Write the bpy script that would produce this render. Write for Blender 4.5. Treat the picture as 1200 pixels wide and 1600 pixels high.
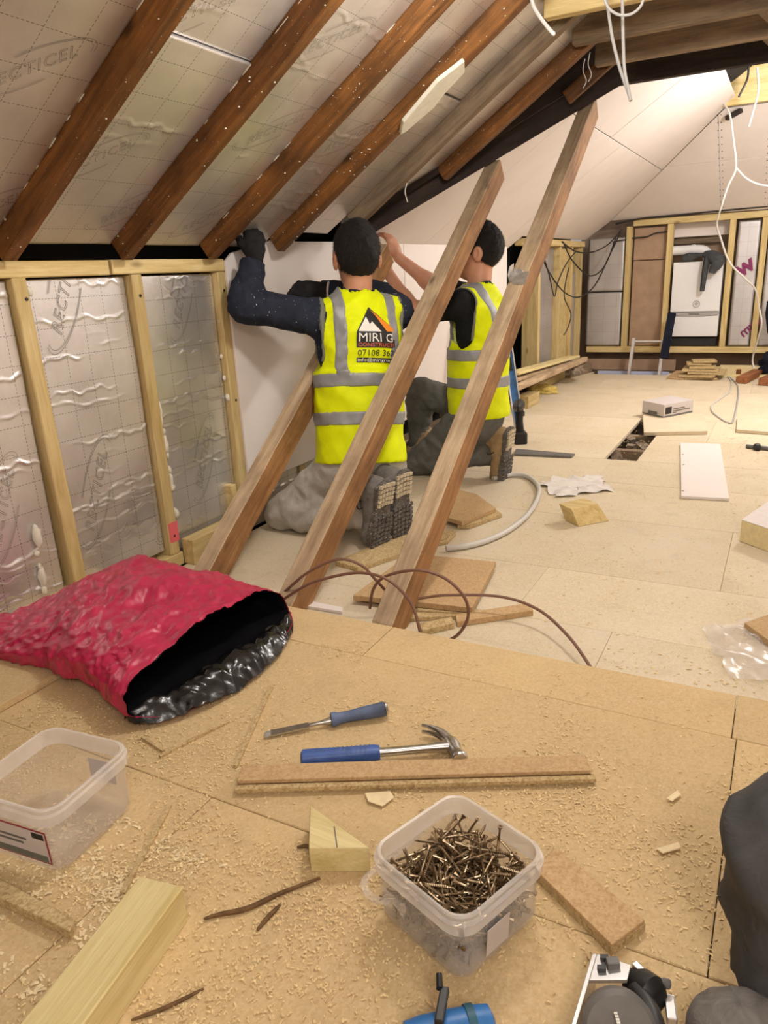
import bpy, bmesh, math, random
import numpy as np
from mathutils import Vector, Matrix, noise
from mathutils.bvhtree import BVHTree
random.seed(7)
for o in list(bpy.data.objects): bpy.data.objects.remove(o)
SC = bpy.context.scene; COL = SC.collection
V = Vector
# ------------------------------------------------------------------ camera
F0, PITCH, YAW, ROLL, CH = 1149.69, .311986, .501519, -.0484632, 1.0
_f = V((-math.sin(YAW)*math.cos(PITCH), math.cos(YAW)*math.cos(PITCH), -math.sin(PITCH)))
_r = V((math.cos(YAW), math.sin(YAW), 0)); _u = _r.cross(_f)
CR = _r*math.cos(ROLL)+_u*math.sin(ROLL); CU = _u*math.cos(ROLL)-_r*math.sin(ROLL)
CAMP = V((0, 0, CH))
cam = bpy.data.cameras.new('camera'); co = bpy.data.objects.new('camera', cam); COL.objects.link(co)
cam.sensor_fit = 'VERTICAL'; cam.sensor_height = 36; cam.sensor_width = 27; cam.lens = 36*F0/1600; cam.clip_start = .05
mw = Matrix.Identity(4)
for i, a in enumerate((CR, CU, -_f)):
    for j in range(3): mw[j][i] = a[j]
mw.translation = CAMP; co.matrix_world = mw; SC.camera = co
# ------------------------------------------------------------------ world, lights, exposure
w = bpy.data.worlds.new('world'); SC.world = w; w.use_nodes = True
w.node_tree.nodes['Background'].inputs[0].default_value = (.9, .93, 1, 1); w.node_tree.nodes['Background'].inputs[1].default_value = .25
def lamp(name, loc, power, col, r=.08):
    l = bpy.data.lights.new(name, 'POINT'); l.energy = power; l.color = col; l.shadow_soft_size = r
    o = bpy.data.objects.new(name, l); COL.objects.link(o); o.location = loc; return o
lamp('work_and_fill_light', (-.55, 1.80, 1.74), 23, (1, .95, .87), .09)
lamp('work_and_fill_light', (.35, 5.2, 2.0), 66, (1, .97, .93), .14)
lamp('work_and_fill_light', (.55, -.55, 1.85), 29, (1, .95, .88), .22)  # added fill light behind the camera, no lamp known there
SC.view_settings.view_transform = 'Standard'; SC.view_settings.look = 'None'; SC.view_settings.gamma = 1
SC.view_settings.use_curve_mapping = False; SC.view_settings.exposure = .68
# ------------------------------------------------------------------ measuring: a point where a line of sight meets a plane of the room
def ray(x, y): return CR*((x-600)/F0)-CU*((y-800)/F0)+_f
def onz(x, y, z=0.): d = ray(x, y); return CAMP+d*((z-CH)/d.z)
def onx(x, y, X): d = ray(x, y); return CAMP+d*(X/d.x)
def ony(x, y, Y): d = ray(x, y); return CAMP+d*(Y/d.y)
# ------------------------------------------------------------------ materials
def srgb(r, g, b):
    f = lambda c: (c/255/12.92 if c/255 <= .04045 else ((c/255+.055)/1.055)**2.4)
    return (f(r), f(g), f(b), 1)
class NT:
    def __init__(s, name):
        s.m = bpy.data.materials.new(name); s.m.use_nodes = True; s.t = s.m.node_tree; s.b = s.t.nodes['Principled BSDF']
    def n(s, typ, **kw):
        nd = s.t.nodes.new('ShaderNode'+typ)
        for k, v in kw.items():
            if k.startswith('i_'):
                key = k[2:]; key = int(key) if key.isdigit() else key.replace('_', ' ')
                nd.inputs[key].default_value = v
            else: setattr(nd, k, v)
        return nd
    def l(s, a, b): s.t.links.new(a, b)
    def set(s, k, v): s.b.inputs[k].default_value = v
    def coords(s, scale=(1, 1, 1), kind='Object', loc_random=False):
        tc = s.n('TexCoord'); mp = s.n('Mapping'); mp.inputs['Scale'].default_value = scale
        s.l(tc.outputs[kind], mp.inputs[0])
        if loc_random:
            oi = s.n('ObjectInfo'); mu = s.n('Math', operation='MULTIPLY', i_1=37.); s.l(oi.outputs['Random'], mu.inputs[0])
            cx = s.n('CombineXYZ'); s.l(mu.outputs[0], cx.inputs[0]); s.l(mu.outputs[0], cx.inputs[1]); s.l(cx.outputs[0], mp.inputs['Location'])
        return mp.outputs[0]
    def noise(s, vec, scale, detail=3, rough=.55, dist=0):
        nd = s.n('TexNoise', i_Scale=scale, i_Detail=detail, i_Roughness=rough, i_Distortion=dist); s.l(vec, nd.inputs['Vector']); return nd.outputs[0]
    def ramp(s, fac, stops):
        r = s.n('ValToRGB'); e = r.color_ramp.elements
        while len(e) < len(stops): e.new(.5)
        for i, (p, c) in enumerate(stops): e[i].position = p; e[i].color = c if len(c) == 4 else (*c, 1)
        s.l(fac, r.inputs[0]); return r.outputs[0]
    def mix(s, fac, a, b, mode='MIX'):
        m = s.n('Mix', data_type='RGBA', blend_type=mode)
        for k, v in ((0, fac), (6, a), (7, b)):
            if isinstance(v, (int, float, tuple)): m.inputs[k].default_value = v
            else: s.l(v, m.inputs[k])
        return m.outputs[2]
    def color(s, out): s.l(out, s.b.inputs['Base Color'])
    def bump(s, h, strength=.3, dist=.002):
        b = s.n('Bump', i_Strength=strength, i_Distance=dist); s.l(h, b.inputs['Height']); s.l(b.outputs[0], s.b.inputs['Normal'])
W1 = (1, 1, 1, 1); K1 = (0, 0, 0, 1)
def plain(name, c, rough=.5, metal=0, nz=.12, scale=30, bump=0, **kw):
    t = NT(name); v = t.coords(loc_random=True); n = t.noise(v, scale, 4)
    d = tuple(x*(1-nz*1.6) for x in c[:3])+(1,); l = tuple(min(1, x*(1+nz)) for x in c[:3])+(1,)
    t.color(t.ramp(n, [(.3, d), (.7, l)])); t.set('Roughness', rough); t.set('Metallic', metal)
    if bump: t.bump(n, bump, .003)
    for k, x in kw.items(): t.set(k.replace('_', ' '), x)
    return t.m
def wood(name, c1, c2, rough=.6, gs=9, dust=0, dustc=(.75, .7, .62, 1), knots=True, stain=0, var=.25, bump=.25):
    t = NT(name); v = t.coords((1, 1, 1), loc_random=True)
    mp = t.n('Mapping'); mp.inputs['Scale'].default_value = (.8, gs, gs); t.l(v, mp.inputs[0])
    n = t.noise(mp.outputs[0], 4, 5, .6, .6); mp2 = t.n('Mapping'); mp2.inputs['Scale'].default_value = (2.5, 60, 60); t.l(v, mp2.inputs[0])
    n2 = t.noise(mp2.outputs[0], 5, 3, .6)
    c = t.ramp(n, [(.28, c1), (.72, c2)]); c = t.mix(.35, c, t.ramp(n2, [(.3, (.35, .35, .35, 1)), (.7, (.95, .95, .95, 1))]), 'SOFT_LIGHT')
    if knots:
        mk = t.n('Mapping'); mk.inputs['Scale'].default_value = (2.2, 6, 6); t.l(v, mk.inputs[0])
        vo = t.n('TexVoronoi', i_Scale=1.3); t.l(mk.outputs[0], vo.inputs['Vector'])
        c = t.mix(t.ramp(vo.outputs['Distance'], [(.03, (.8, .8, .8, 1)), (.11, K1)]), c, tuple(x*.35 for x in c1[:3])+(1,))
    if stain:
        c = t.mix(t.ramp(t.noise(v, 5, 4, .65), [(.42, K1), (.68, (stain, stain, stain, 1))]), c, tuple(x*.3 for x in c1[:3])+(1,))
    oi = t.n('ObjectInfo'); mr = t.n('MapRange', i_3=1-var, i_4=1+var*.6); t.l(oi.outputs['Random'], mr.inputs[0])
    cb = t.n('CombineColor'); [t.l(mr.outputs[0], cb.inputs[i]) for i in range(3)]
    c = t.mix(1., c, cb.outputs[0], 'MULTIPLY')
    if dust:
        c = t.mix(t.ramp(t.noise(v, 210, 2, .5), [(.80-dust*.2, K1), (.84-dust*.2, W1)]), c, dustc)
    t.color(c); t.set('Roughness', rough); t.bump(n2, bump, .002); t.set('Specular IOR Level', .3)
    return t.m
def chip(name, base, dark, light, dusty=.5, dustc=None):
    t = NT(name); v = t.coords(kind='Object', loc_random=True)
    vo = t.n('TexVoronoi', i_Scale=260); t.l(v, vo.inputs['Vector'])
    fl = t.mix(.5, vo.outputs['Color'], t.noise(v, 90, 3), 'MIX')
    bw = t.n('RGBToBW'); t.l(fl, bw.inputs[0])
    c = t.ramp(bw.outputs[0], [(.25, dark), (.5, base), (.8, light)])
    big = t.noise(v, 2.3, 6, .62)
    c = t.mix(t.ramp(big, [(.38, K1), (.75, (dusty,)*3+(1,))]), c, dustc or light)
    st = t.noise(v, 7, 5, .7); c = t.mix(t.ramp(st, [(.55, K1), (.8, (.45, .45, .45, 1))]), c, tuple(x*.66 for x in base[:3])+(1,))
    oi = t.n('ObjectInfo'); mr = t.n('MapRange', i_3=.95, i_4=1.03); t.l(oi.outputs['Random'], mr.inputs[0])
    cb = t.n('CombineColor'); [t.l(mr.outputs[0], cb.inputs[i]) for i in range(3)]
    c = t.mix(1., c, cb.outputs[0], 'MULTIPLY')
    t.color(c); t.set('Roughness', .85); t.set('Specular IOR Level', .2)
    t.bump(bw.outputs[0], .12, .002); return t.m
def foil(name, tint, rough=.32, grid=.1, scuff=.35):
    """foil faced insulation board: thin dashed printed grid, fine crinkles"""
    t = NT(name); v = t.coords(); vr = t.coords(loc_random=True)
    sx = t.n('SeparateXYZ'); t.l(v, sx.inputs[0])
    def line(a, b):
        m1 = t.n('Math', operation='MULTIPLY', i_1=1/grid); t.l(a, m1.inputs[0])
        fr = t.n('Math', operation='FRACT'); t.l(m1.outputs[0], fr.inputs[0])
        ls = t.n('Math', operation='LESS_THAN', i_1=.0017/grid); t.l(fr.outputs[0], ls.inputs[0])
        m2 = t.n('Math', operation='MULTIPLY', i_1=90.); t.l(b, m2.inputs[0])
        f2 = t.n('Math', operation='FRACT'); t.l(m2.outputs[0], f2.inputs[0])
        l2 = t.n('Math', operation='LESS_THAN', i_1=.62); t.l(f2.outputs[0], l2.inputs[0])
        mm = t.n('Math', operation='MULTIPLY'); t.l(ls.outputs[0], mm.inputs[0]); t.l(l2.outputs[0], mm.inputs[1]); return mm.outputs[0]
    mx = t.n('Math', operation='MAXIMUM'); t.l(line(sx.outputs[0], sx.outputs[1]), mx.inputs[0]); t.l(line(sx.outputs[1], sx.outputs[0]), mx.inputs[1])
    n = t.noise(vr, 55, 4, .6); nb = t.noise(vr, 4.5, 4, .6)
    c = t.ramp(nb, [(.3, tuple(x*.8 for x in tint[:3])+(1,)), (.7, tint)])
    sp = t.ramp(t.noise(vr, 170, 2), [(.68, K1), (.73, (scuff*2,)*3+(1,))])
    c = t.mix(sp, c, (.85, .84, .82, 1))
    c = t.mix(mx.outputs[0], c, (.22, .21, .205, 1))
    t.color(c); t.set('Metallic', .78)
    t.l(t.ramp(nb, [(.3, (rough,)*3), (.75, (rough*1.45,)*3)]), t.b.inputs['Roughness'])
    t.bump(n, .12, .004); return t.m
def clear_plastic(name, tint, alpha, rough=.25):
    t = NT(name); t.set('Base Color', tint); t.set('Roughness', rough); t.set('IOR', 1.45)
    tr = t.n('BsdfTransparent'); tr.inputs[0].default_value = (.985, .98, .975, 1)
    n = t.noise(t.coords(), 9, 4); r = t.ramp(n, [(.3, (alpha*.8,)*3), (.7, (min(1, alpha*1.25),)*3)])
    fr = t.n('LayerWeight', i_Blend=.3); ad = t.n('Math', operation='ADD', use_clamp=True); mu = t.n('Math', operation='MULTIPLY', i_1=.22)
    t.l(fr.outputs['Facing'], mu.inputs[0]); t.l(mu.outputs[0], ad.inputs[0]); t.l(r, ad.inputs[1])
    mx = t.n('MixShader'); t.l(ad.outputs[0], mx.inputs[0]); t.l(tr.outputs[0], mx.inputs[1]); t.l(t.b.outputs[0], mx.inputs[2])
    t.l(mx.outputs[0], t.t.nodes['Material Output'].inputs[0]); return t.m
def cloth(name, c, rough=.85, nz=.15, spk=0, spkc=(.8, .8, .8, 1), wr=.5, ws=14, spec=.15):
    t = NT(name); v = t.coords(loc_random=True); n = t.noise(v, ws, 4, .6, .8)
    o = t.ramp(n, [(.3, tuple(x*(1-nz) for x in c[:3])+(1,)), (.7, tuple(min(1, x*(1+nz)) for x in c[:3])+(1,))])
    if spk: o = t.mix(t.ramp(t.noise(v, 120, 2), [(.72-spk*.1, K1), (.76-spk*.1, W1)]), o, spkc)
    t.color(o); t.set('Roughness', rough); t.set('Specular IOR Level', spec); t.bump(n, wr, .012); return t.m
MAT = {}
MAT['rafter'] = wood('stained_rafter', srgb(70, 44, 21), srgb(138, 90, 44), .5, 10, dust=.42, stain=.5, var=.12)
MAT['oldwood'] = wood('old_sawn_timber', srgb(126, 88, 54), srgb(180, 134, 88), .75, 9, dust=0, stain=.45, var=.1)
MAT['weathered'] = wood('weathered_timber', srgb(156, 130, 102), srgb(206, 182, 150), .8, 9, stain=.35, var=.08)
MAT['newwood'] = wood('pale_treated_timber', srgb(184, 158, 100), srgb(222, 200, 146), .6, 8, var=.12)
MAT['palewood'] = wood('pale_planed_timber', srgb(205, 184, 124), srgb(236, 220, 166), .6, 8, var=.08)
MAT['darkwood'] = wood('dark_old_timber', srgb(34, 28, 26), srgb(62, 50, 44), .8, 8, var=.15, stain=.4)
MAT['brownwood'] = wood('brown_joist_timber', srgb(104, 88, 72), srgb(158, 136, 110), .75, 8, var=.2, stain=.3)
MAT['redwood'] = wood('red_brown_block', srgb(112, 66, 40), srgb(170, 112, 70), .7, 8)
MAT['chip'] = chip('chipboard_deck', srgb(204, 178, 136), srgb(194, 166, 122), srgb(214, 190, 148), .6, srgb(222, 196, 146))
MAT['chipfar'] = chip('dusty_chipboard', srgb(216, 201, 173), srgb(206, 189, 157), srgb(226, 213, 187), .75, srgb(229, 217, 195))
MAT['chipedge'] = chip('chipboard_offcut', srgb(192, 168, 124), srgb(158, 130, 88), srgb(216, 194, 150), .2)
MAT['chiptop'] = chip('chipboard_offcut_face', srgb(196, 164, 122), srgb(180, 146, 104), srgb(208, 180, 138), .3)
MAT['plaster'] = plain('plasterboard', srgb(226, 216, 210), .75, nz=.02, scale=6, bump=.03)
MAT['plasterb'] = plain('white_plasterboard', srgb(232, 224, 220), .7, nz=.015, scale=5)
MAT['brownboard'] = plain('brown_board', srgb(168, 140, 116), .8, nz=.1, scale=9)
MAT['foil'] = foil('foil_facing', (.80, .77, .75, 1), .34)
MAT['foilw'] = foil('foil_facing_bright', (.80, .79, .79, 1), .27, .085, .5)
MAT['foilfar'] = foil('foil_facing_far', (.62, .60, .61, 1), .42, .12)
MAT['pir'] = plain('yellow_foam', srgb(226, 208, 160), .9, nz=.06, scale=60, bump=.1)
MAT['foam'] = plain('white_foam', srgb(232, 228, 212), .9, nz=.05, scale=40, bump=.4)
MAT['black'] = plain('dark_membrane', srgb(24, 22, 22), .9, nz=.1)
MAT['ink'] = plain('grey_print', srgb(112, 106, 102), .7, nz=.02)
MAT['purple'] = plain('purple_print', srgb(128, 38, 92), .6, nz=.02)
MAT['steel'] = plain('brushed_steel', (.55, .54, .53, 1), .3, 1, nz=.1, scale=60)
MAT['galv'] = plain('galvanised_steel', (.62, .61, .58, 1), .45, .9, nz=.15, scale=40)
MAT['alu'] = plain('aluminium', (.72, .71, .72, 1), .35, .8, nz=.05)
MAT['bluegrip'] = plain('blue_rubber', srgb(62, 96, 168), .45, nz=.1, scale=40)
MAT['bluegrey'] = plain('worn_blue_plastic', srgb(84, 100, 132), .55, nz=.3, scale=18)
MAT['blackpl'] = plain('black_plastic', srgb(30, 30, 32), .45, nz=.15)
MAT['greypl'] = plain('grey_plastic', srgb(112, 110, 108), .5, nz=.1)
MAT['bluepl'] = plain('blue_tool_plastic', srgb(46, 116, 186), .4, nz=.08)
MAT['tealpl'] = plain('teal_plastic', srgb(40, 92, 112), .5, nz=.1)
MAT['white'] = plain('white_enamel', srgb(232, 232, 234), .3, nz=.01)
MAT['whitecab'] = plain('white_cable', srgb(206, 203, 198), .45, nz=.02)
MAT['greycab'] = plain('grey_cable', srgb(168, 166, 164), .45, nz=.03)
MAT['blackcab'] = plain('black_cable', srgb(34, 30, 30), .5, nz=.05)
MAT['browncab'] = plain('brown_cable', srgb(128, 92, 76), .5, nz=.05)
MAT['clear'] = clear_plastic('clear_tub', srgb(246, 240, 234), .09)
MAT['clear2'] = clear_plastic('cloudy_tub', srgb(244, 242, 240), .11)
MAT['film'] = clear_plastic('plastic_film', srgb(236, 230, 226), .28, .2)
MAT['rimclear'] = clear_plastic('tub_rim', srgb(246, 242, 238), .30)
MAT['label'] = plain('paper_label', srgb(206, 198, 196), .5, nz=.02)
MAT['red'] = plain('red_print', srgb(150, 50, 60), .5, nz=.02)
MAT['pink'] = plain('pink_sack', srgb(186, 42, 80), .34, nz=.12, scale=20, bump=.3)
MAT['sackin'] = plain('black_sack_lining', srgb(20, 20, 22), .22, nz=.1, scale=25, bump=.5)
MAT['paper'] = plain('white_paper', srgb(226, 220, 216), .8, nz=.03)
MAT['screw'] = plain('bronze_zinc', (.36, .27, .17, 1), .3, .95, nz=.25, scale=60)
MAT['sawdust'] = plain('sawdust', srgb(230, 204, 154), .9, nz=.1, scale=80)
MAT['shaving'] = plain('wood_shaving', srgb(238, 218, 176), .8, nz=.1)
MAT['bark'] = plain('dark_splinter', srgb(112, 84, 52), .85, nz=.25, scale=60)
MAT['skin'] = plain('skin', srgb(204, 148, 118), .5, nz=.07, scale=14, Subsurface_Weight=.1)
MAT['hair'] = cloth('dark_hair', srgb(40, 35, 33), .55, .5, wr=1., ws=230, spec=.35)
MAT['vest'] = cloth('hi_vis_yellow', srgb(226, 240, 12), .6, .08, wr=.25, ws=9)
_b = MAT['vest'].node_tree.nodes['Principled BSDF']
MAT['reflect'] = plain('reflective_tape', srgb(150, 152, 154), .5, .2, nz=.08, scale=25)
MAT['piping'] = plain('grey_piping', srgb(112, 114, 104), .7, nz=.05)
MAT['navy'] = cloth('navy_jumper', srgb(43, 48, 61), .9, .2, spk=.10, wr=.5, ws=18)
MAT['blacktee'] = cloth('black_tee', srgb(30, 31, 32), .85, .2, wr=.3)
MAT['glove'] = cloth('black_glove', srgb(38, 38, 40), .8, .2, wr=.5, ws=60)
MAT['greytr'] = cloth('grey_work_trousers', srgb(178, 174, 166), .85, .14, spk=.0, wr=.45)
MAT['dkgreytr'] = cloth('dark_grey_trousers', srgb(104, 104, 100), .85, .16, wr=.45)
MAT['blacktr'] = cloth('charcoal_trousers', srgb(80, 80, 81), .7, .2, wr=.6, ws=12)
MAT['bootgrey'] = cloth('grey_boot', srgb(122, 118, 114), .7, .25, wr=.4, ws=40)
MAT['boottan'] = cloth('tan_boot', srgb(166, 142, 108), .75, .2, wr=.4, ws=30)
MAT['sole'] = cloth('worn_sole', srgb(104, 100, 96), .85, .4, spk=.9, spkc=srgb(190, 176, 160), wr=.5, ws=40)
MAT['soledust'] = cloth('dusty_sole', srgb(206, 194, 168), .85, .3, spk=.6, spkc=srgb(70, 64, 60), wr=.5, ws=60)
MAT['orange'] = plain('orange_print', srgb(236, 140, 30), .6, nz=.03)
MAT['logoblk'] = plain('black_print', srgb(34, 32, 32), .6, nz=.03)
MAT['logowht'] = plain('white_print', srgb(238, 236, 230), .6, nz=.02)
MAT['logored'] = plain('red_orange_print', srgb(214, 96, 52), .6, nz=.03)
MAT['pinkmark'] = plain('pink_marker', srgb(236, 110, 116), .7, nz=.05)
MAT['yellowins'] = plain('yellow_wool', srgb(214, 188, 104), .95, nz=.2, scale=60, bump=.5)
MAT['levelblue'] = plain('blue_level', srgb(60, 120, 184), .45, nz=.2, scale=25)
MAT['paleblue'] = plain('pale_blue_room_light', srgb(206, 210, 238), .7, nz=.03)  # bluish light of the room below, put into the colour
MAT['rubble'] = plain('rubble', srgb(150, 134, 116), .95, nz=.4, scale=40, bump=.6)
MAT['grime'] = plain('void_grime', srgb(96, 84, 72), .95, nz=.4, scale=30)
MAT['charcloth'] = cloth('charcoal_cloth', srgb(72, 74, 76), .9, .2)
MAT['navycloth'] = cloth('navy_cloth', srgb(30, 34, 48), .9, .2)
# ------------------------------------------------------------------ building helpers
ROOT = {}
def wloc(o):
    return ROOT.get(o.name, V((0, 0, 0))) if o else V((0, 0, 0))
def tag(o, label, cat, group=None):
    o['label'] = label; o['category'] = cat
    if group: o['group'] = group
    return o
def thing(name, label, cat, loc, group=None):
    o = bpy.data.objects.new(name, None); COL.objects.link(o); o.location = loc; o.empty_display_size = .05
    ROOT[o.name] = V(loc); return tag(o, label, cat, group)
def link(name, me, mat, parent=None, mtx=None):
    o = bpy.data.objects.new(name, me); COL.objects.link(o)
    if mat is not None and not me.materials: me.materials.append(mat)
    m = mtx or Matrix.Identity(4)
    if parent:
        o.parent = parent; m = Matrix.Translation(-wloc(parent)) @ m
    o.matrix_basis = m; ROOT[o.name] = (mtx.translation.copy() if mtx else V((0, 0, 0)))
    return o
class MB:
    def __init__(s): s.v = []; s.f = []; s.smooth = False
    def add(s, vs, fs):
        k = len(s.v); s.v += [V(v) for v in vs]; s.f += [tuple(i+k for i in f) for f in fs]; return s
    def box(s, c, size, rot=None):
        x, y, z = (d/2 for d in size); R = rot or Matrix.Identity(3); c = V(c)
        vs = [c+R @ V(p) for p in ((-x, -y, -z), (x, -y, -z), (x, y, -z), (-x, y, -z), (-x, -y, z), (x, -y, z), (x, y, z), (-x, y, z))]
        return s.add(vs, [(0, 3, 2, 1), (4, 5, 6, 7), (0, 1, 5, 4), (1, 2, 6, 5), (2, 3, 7, 6), (3, 0, 4, 7)])
    def prism(s, pts, vec):
        n = len(pts); pts = [V(p) for p in pts]; vec = V(vec)
        nrm = sum(((pts[i]-pts[0]).cross(pts[(i+1) % n]-pts[0]) for i in range(1, n-1)), V((0, 0, 0)))
        if nrm.dot(vec) < 0: pts.reverse()
        fs = [tuple(range(n-1, -1, -1)), tuple(range(n, 2*n))]+[(i, (i+1) % n, (i+1) % n+n, i+n) for i in range(n)]
        return s.add(pts+[p+vec for p in pts], fs)
    def tube(s, pts, r, seg=8, caps=True, flat=1.):
        pts = [V(p) for p in pts]; n = len(pts); rs = r if isinstance(r, (list, tuple)) else [r]*n
        up = V((0, 0, 1)); vs = []; pn = None
        for i, p in enumerate(pts):
            d = (pts[min(i+1, n-1)]-pts[max(i-1, 0)]).normalized()
            if pn is None:
                a = up if abs(d.dot(up)) < .95 else V((1, 0, 0)); pn = (a-d*a.dot(d)).normalized()
            pn = (pn-d*pn.dot(d)).normalized(); b = d.cross(pn)
            vs += [p+(pn*math.cos(t)*flat+b*math.sin(t))*rs[i] for t in (2*math.pi*k/seg for k in range(seg))]
        fs = [(i*seg+k, i*seg+(k+1) % seg, (i+1)*seg+(k+1) % seg, (i+1)*seg+k) for i in range(n-1) for k in range(seg)]
        if caps: fs += [tuple(range(seg-1, -1, -1)), tuple(range((n-1)*seg, n*seg))]
        s.smooth = True; return s.add(vs, fs)
    def lathe(s, prof, o, axis, seg=20):
        """prof: (radius, height) pairs about an axis through o"""
        ax = V(axis).normalized(); a = V((0, 0, 1)) if abs(ax.z) < .9 else V((1, 0, 0)); u = (a-ax*a.dot(ax)).normalized(); w = ax.cross(u); o = V(o)
        vs = [o+ax*h+(u*math.cos(t)+w*math.sin(t))*max(r, 1e-4) for r, h in prof for t in (2*math.pi*k/seg for k in range(seg))]
        n = len(prof); fs = [(i*seg+k, i*seg+(k+1) % seg, (i+1)*seg+(k+1) % seg, (i+1)*seg+k) for i in range(n-1) for k in range(seg)]
        fs += [tuple(range(seg-1, -1, -1)), tuple(range((n-1)*seg, n*seg))]
        s.smooth = True; return s.add(vs, fs)
    def mesh(s, name, c=V((0, 0, 0)), bevel=0, smooth=None, seg=2):
        me = bpy.data.meshes.new(name); me.from_pydata([v-c for v in s.v], [], s.f)
        if bevel:
            bm = bmesh.new(); bm.from_mesh(me)
            bmesh.ops.bevel(bm, geom=[e for e in bm.edges if e.is_manifold and e.calc_face_angle(0) > .5], offset=bevel, segments=seg, affect='EDGES', profile=.6)
            bm.to_mesh(me); bm.free()
        sm = s.smooth if smooth is None else smooth
        if sm:
            me.polygons.foreach_set('use_smooth', [True]*len(me.polygons))
            try: me.set_sharp_from_angle(angle=.7)
            except Exception: pass
        me.update(); return me
    def base(s):
        xs = [v.x for v in s.v]; ys = [v.y for v in s.v]; zs = [v.z for v in s.v]
        return V(((min(xs)+max(xs))/2, (min(ys)+max(ys))/2, min(zs)))
    def build(s, name, mat, parent=None, bevel=0, smooth=None, seg=2):
        c = s.base(); return link(name, s.mesh(name, c, bevel, smooth, seg), MAT[mat], parent, Matrix.Translation(c))
def frame(p, x, up=(0, 0, 1)):
    x = V(x).normalized(); z = V(up); z = (z-x*z.dot(x)).normalized(); y = z.cross(x)
    m = Matrix.Identity(4)
    for j in range(3): m[j][0] = x[j]; m[j][1] = y[j]; m[j][2] = z[j]; m[j][3] = p[j]
    return m
_bm = {}
def beam(name, p0, p1, w_, d, mat, parent=None, up=(0, 0, 1), bevel=.003, jit=0, key=None):
    """straight timber, local x along the grain"""
    p0 = V(p0); p1 = V(p1); L = (p1-p0).length
    k = (round(L, 3), w_, d, mat, bevel, jit, key)
    if k not in _bm:
        mb = MB().box((0, 0, 0), (L, w_, d)); me = mb.mesh(name, bevel=0)
        bm = bmesh.new(); bm.from_mesh(me)
        if jit:
            es = [e for e in bm.edges if abs((e.verts[0].co-e.verts[1].co).x) > L*.5]
            bmesh.ops.subdivide_edges(bm, edges=es, cuts=max(2, int(L/.09)), use_grid_fill=True)
            for v in bm.verts:
                q = v.co*3+V((len(_bm)*3.1, 0, 0))
                v.co += V((0, (noise.noise(q)*.5)*jit, noise.noise(q+V((9, 5, 2)))*jit*.5))
        if bevel: bmesh.ops.bevel(bm, geom=[e for e in bm.edges if e.is_manifold and e.calc_face_angle(0) > .8], offset=bevel, segments=1, affect='EDGES')
        bm.to_mesh(me); bm.free(); me.materials.append(MAT[mat]); _bm[k] = me
    return link(name, _bm[k], MAT[mat], parent, frame((p0+p1)/2, p1-p0, up))
def struct(name, mb, mat, **kw):
    o = mb.build(name, mat, **kw); o['kind'] = 'structure'; return o
def clip(poly, n, c):
    """keep the part of a 2-D polygon where n.p <= c"""
    out = []
    for i, p in enumerate(poly):
        q = poly[(i+1) % len(poly)]; a = n[0]*p[0]+n[1]*p[1]-c; b = n[0]*q[0]+n[1]*q[1]-c
        if a <= 0: out.append(p)
        if (a < 0) != (b < 0) and abs(a-b) > 1e-12:
            t = a/(a-b); out.append((p[0]+(q[0]-p[0])*t, p[1]+(q[1]-p[1])*t))
    return out
def sheets(poly, cells, gap, to3, thick, name, mat, parent, bevel=.0015, offs=None):
    """cut a flat region into separate boards along the given cells, joints left open"""
    for i, (x0, x1, y0, y1) in enumerate(cells):
        p = poly
        for n, c in (((-1, 0), -x0-gap), ((1, 0), x1-gap), ((0, -1), -y0-gap), ((0, 1), y1-gap)): p = clip(p, n, c) if len(p) > 2 else []
        if len(p) < 3: continue
        dz = (offs[i % len(offs)] if offs else 0)
        MB().prism([to3(a, b)+V(thick).normalized()*dz for a, b in p], thick).build(name, mat, parent, bevel=bevel, seg=1)
def catmull(pts, n=8):
    pts = [V(p) for p in pts]; out = []
    for i in range(len(pts)-1):
        a, b, c, d = pts[max(i-1, 0)], pts[i], pts[i+1], pts[min(i+2, len(pts)-1)]
        for k in range(n):
            t = k/n; out.append(.5*((2*b)+(c-a)*t+(2*a-5*b+4*c-d)*t*t+(3*b-a-3*c+d)*t**3))
    return out+[pts[-1]]
def cable(name, pts, r, mat, label=None, parent=None, n=8, seg=8, cat='cable', group=None):
    o = MB().tube(catmull(pts, n), r, seg).build(name, mat, parent)
    if label: tag(o, label, cat, group)
    return o
def text_mesh(s, size, outline=0, bold=0, shear=0, align='CENTER', space=1.):
    cu = bpy.data.curves.new('lettering', 'FONT'); cu.body = s; cu.size = size; cu.align_x = align; cu.align_y = 'CENTER'; cu.shear = shear; cu.offset = bold; cu.space_character = space
    cu.resolution_u = 2
    if outline: cu.fill_mode = 'NONE'; cu.bevel_depth = outline; cu.bevel_resolution = 0
    else: cu.extrude = .0004
    o = bpy.data.objects.new('lettering', cu); COL.objects.link(o); bpy.context.view_layer.update()
    me = bpy.data.meshes.new_from_object(o.evaluated_get(bpy.context.evaluated_depsgraph_get()))
    bpy.data.objects.remove(o); bpy.data.curves.remove(cu); return me
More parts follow.
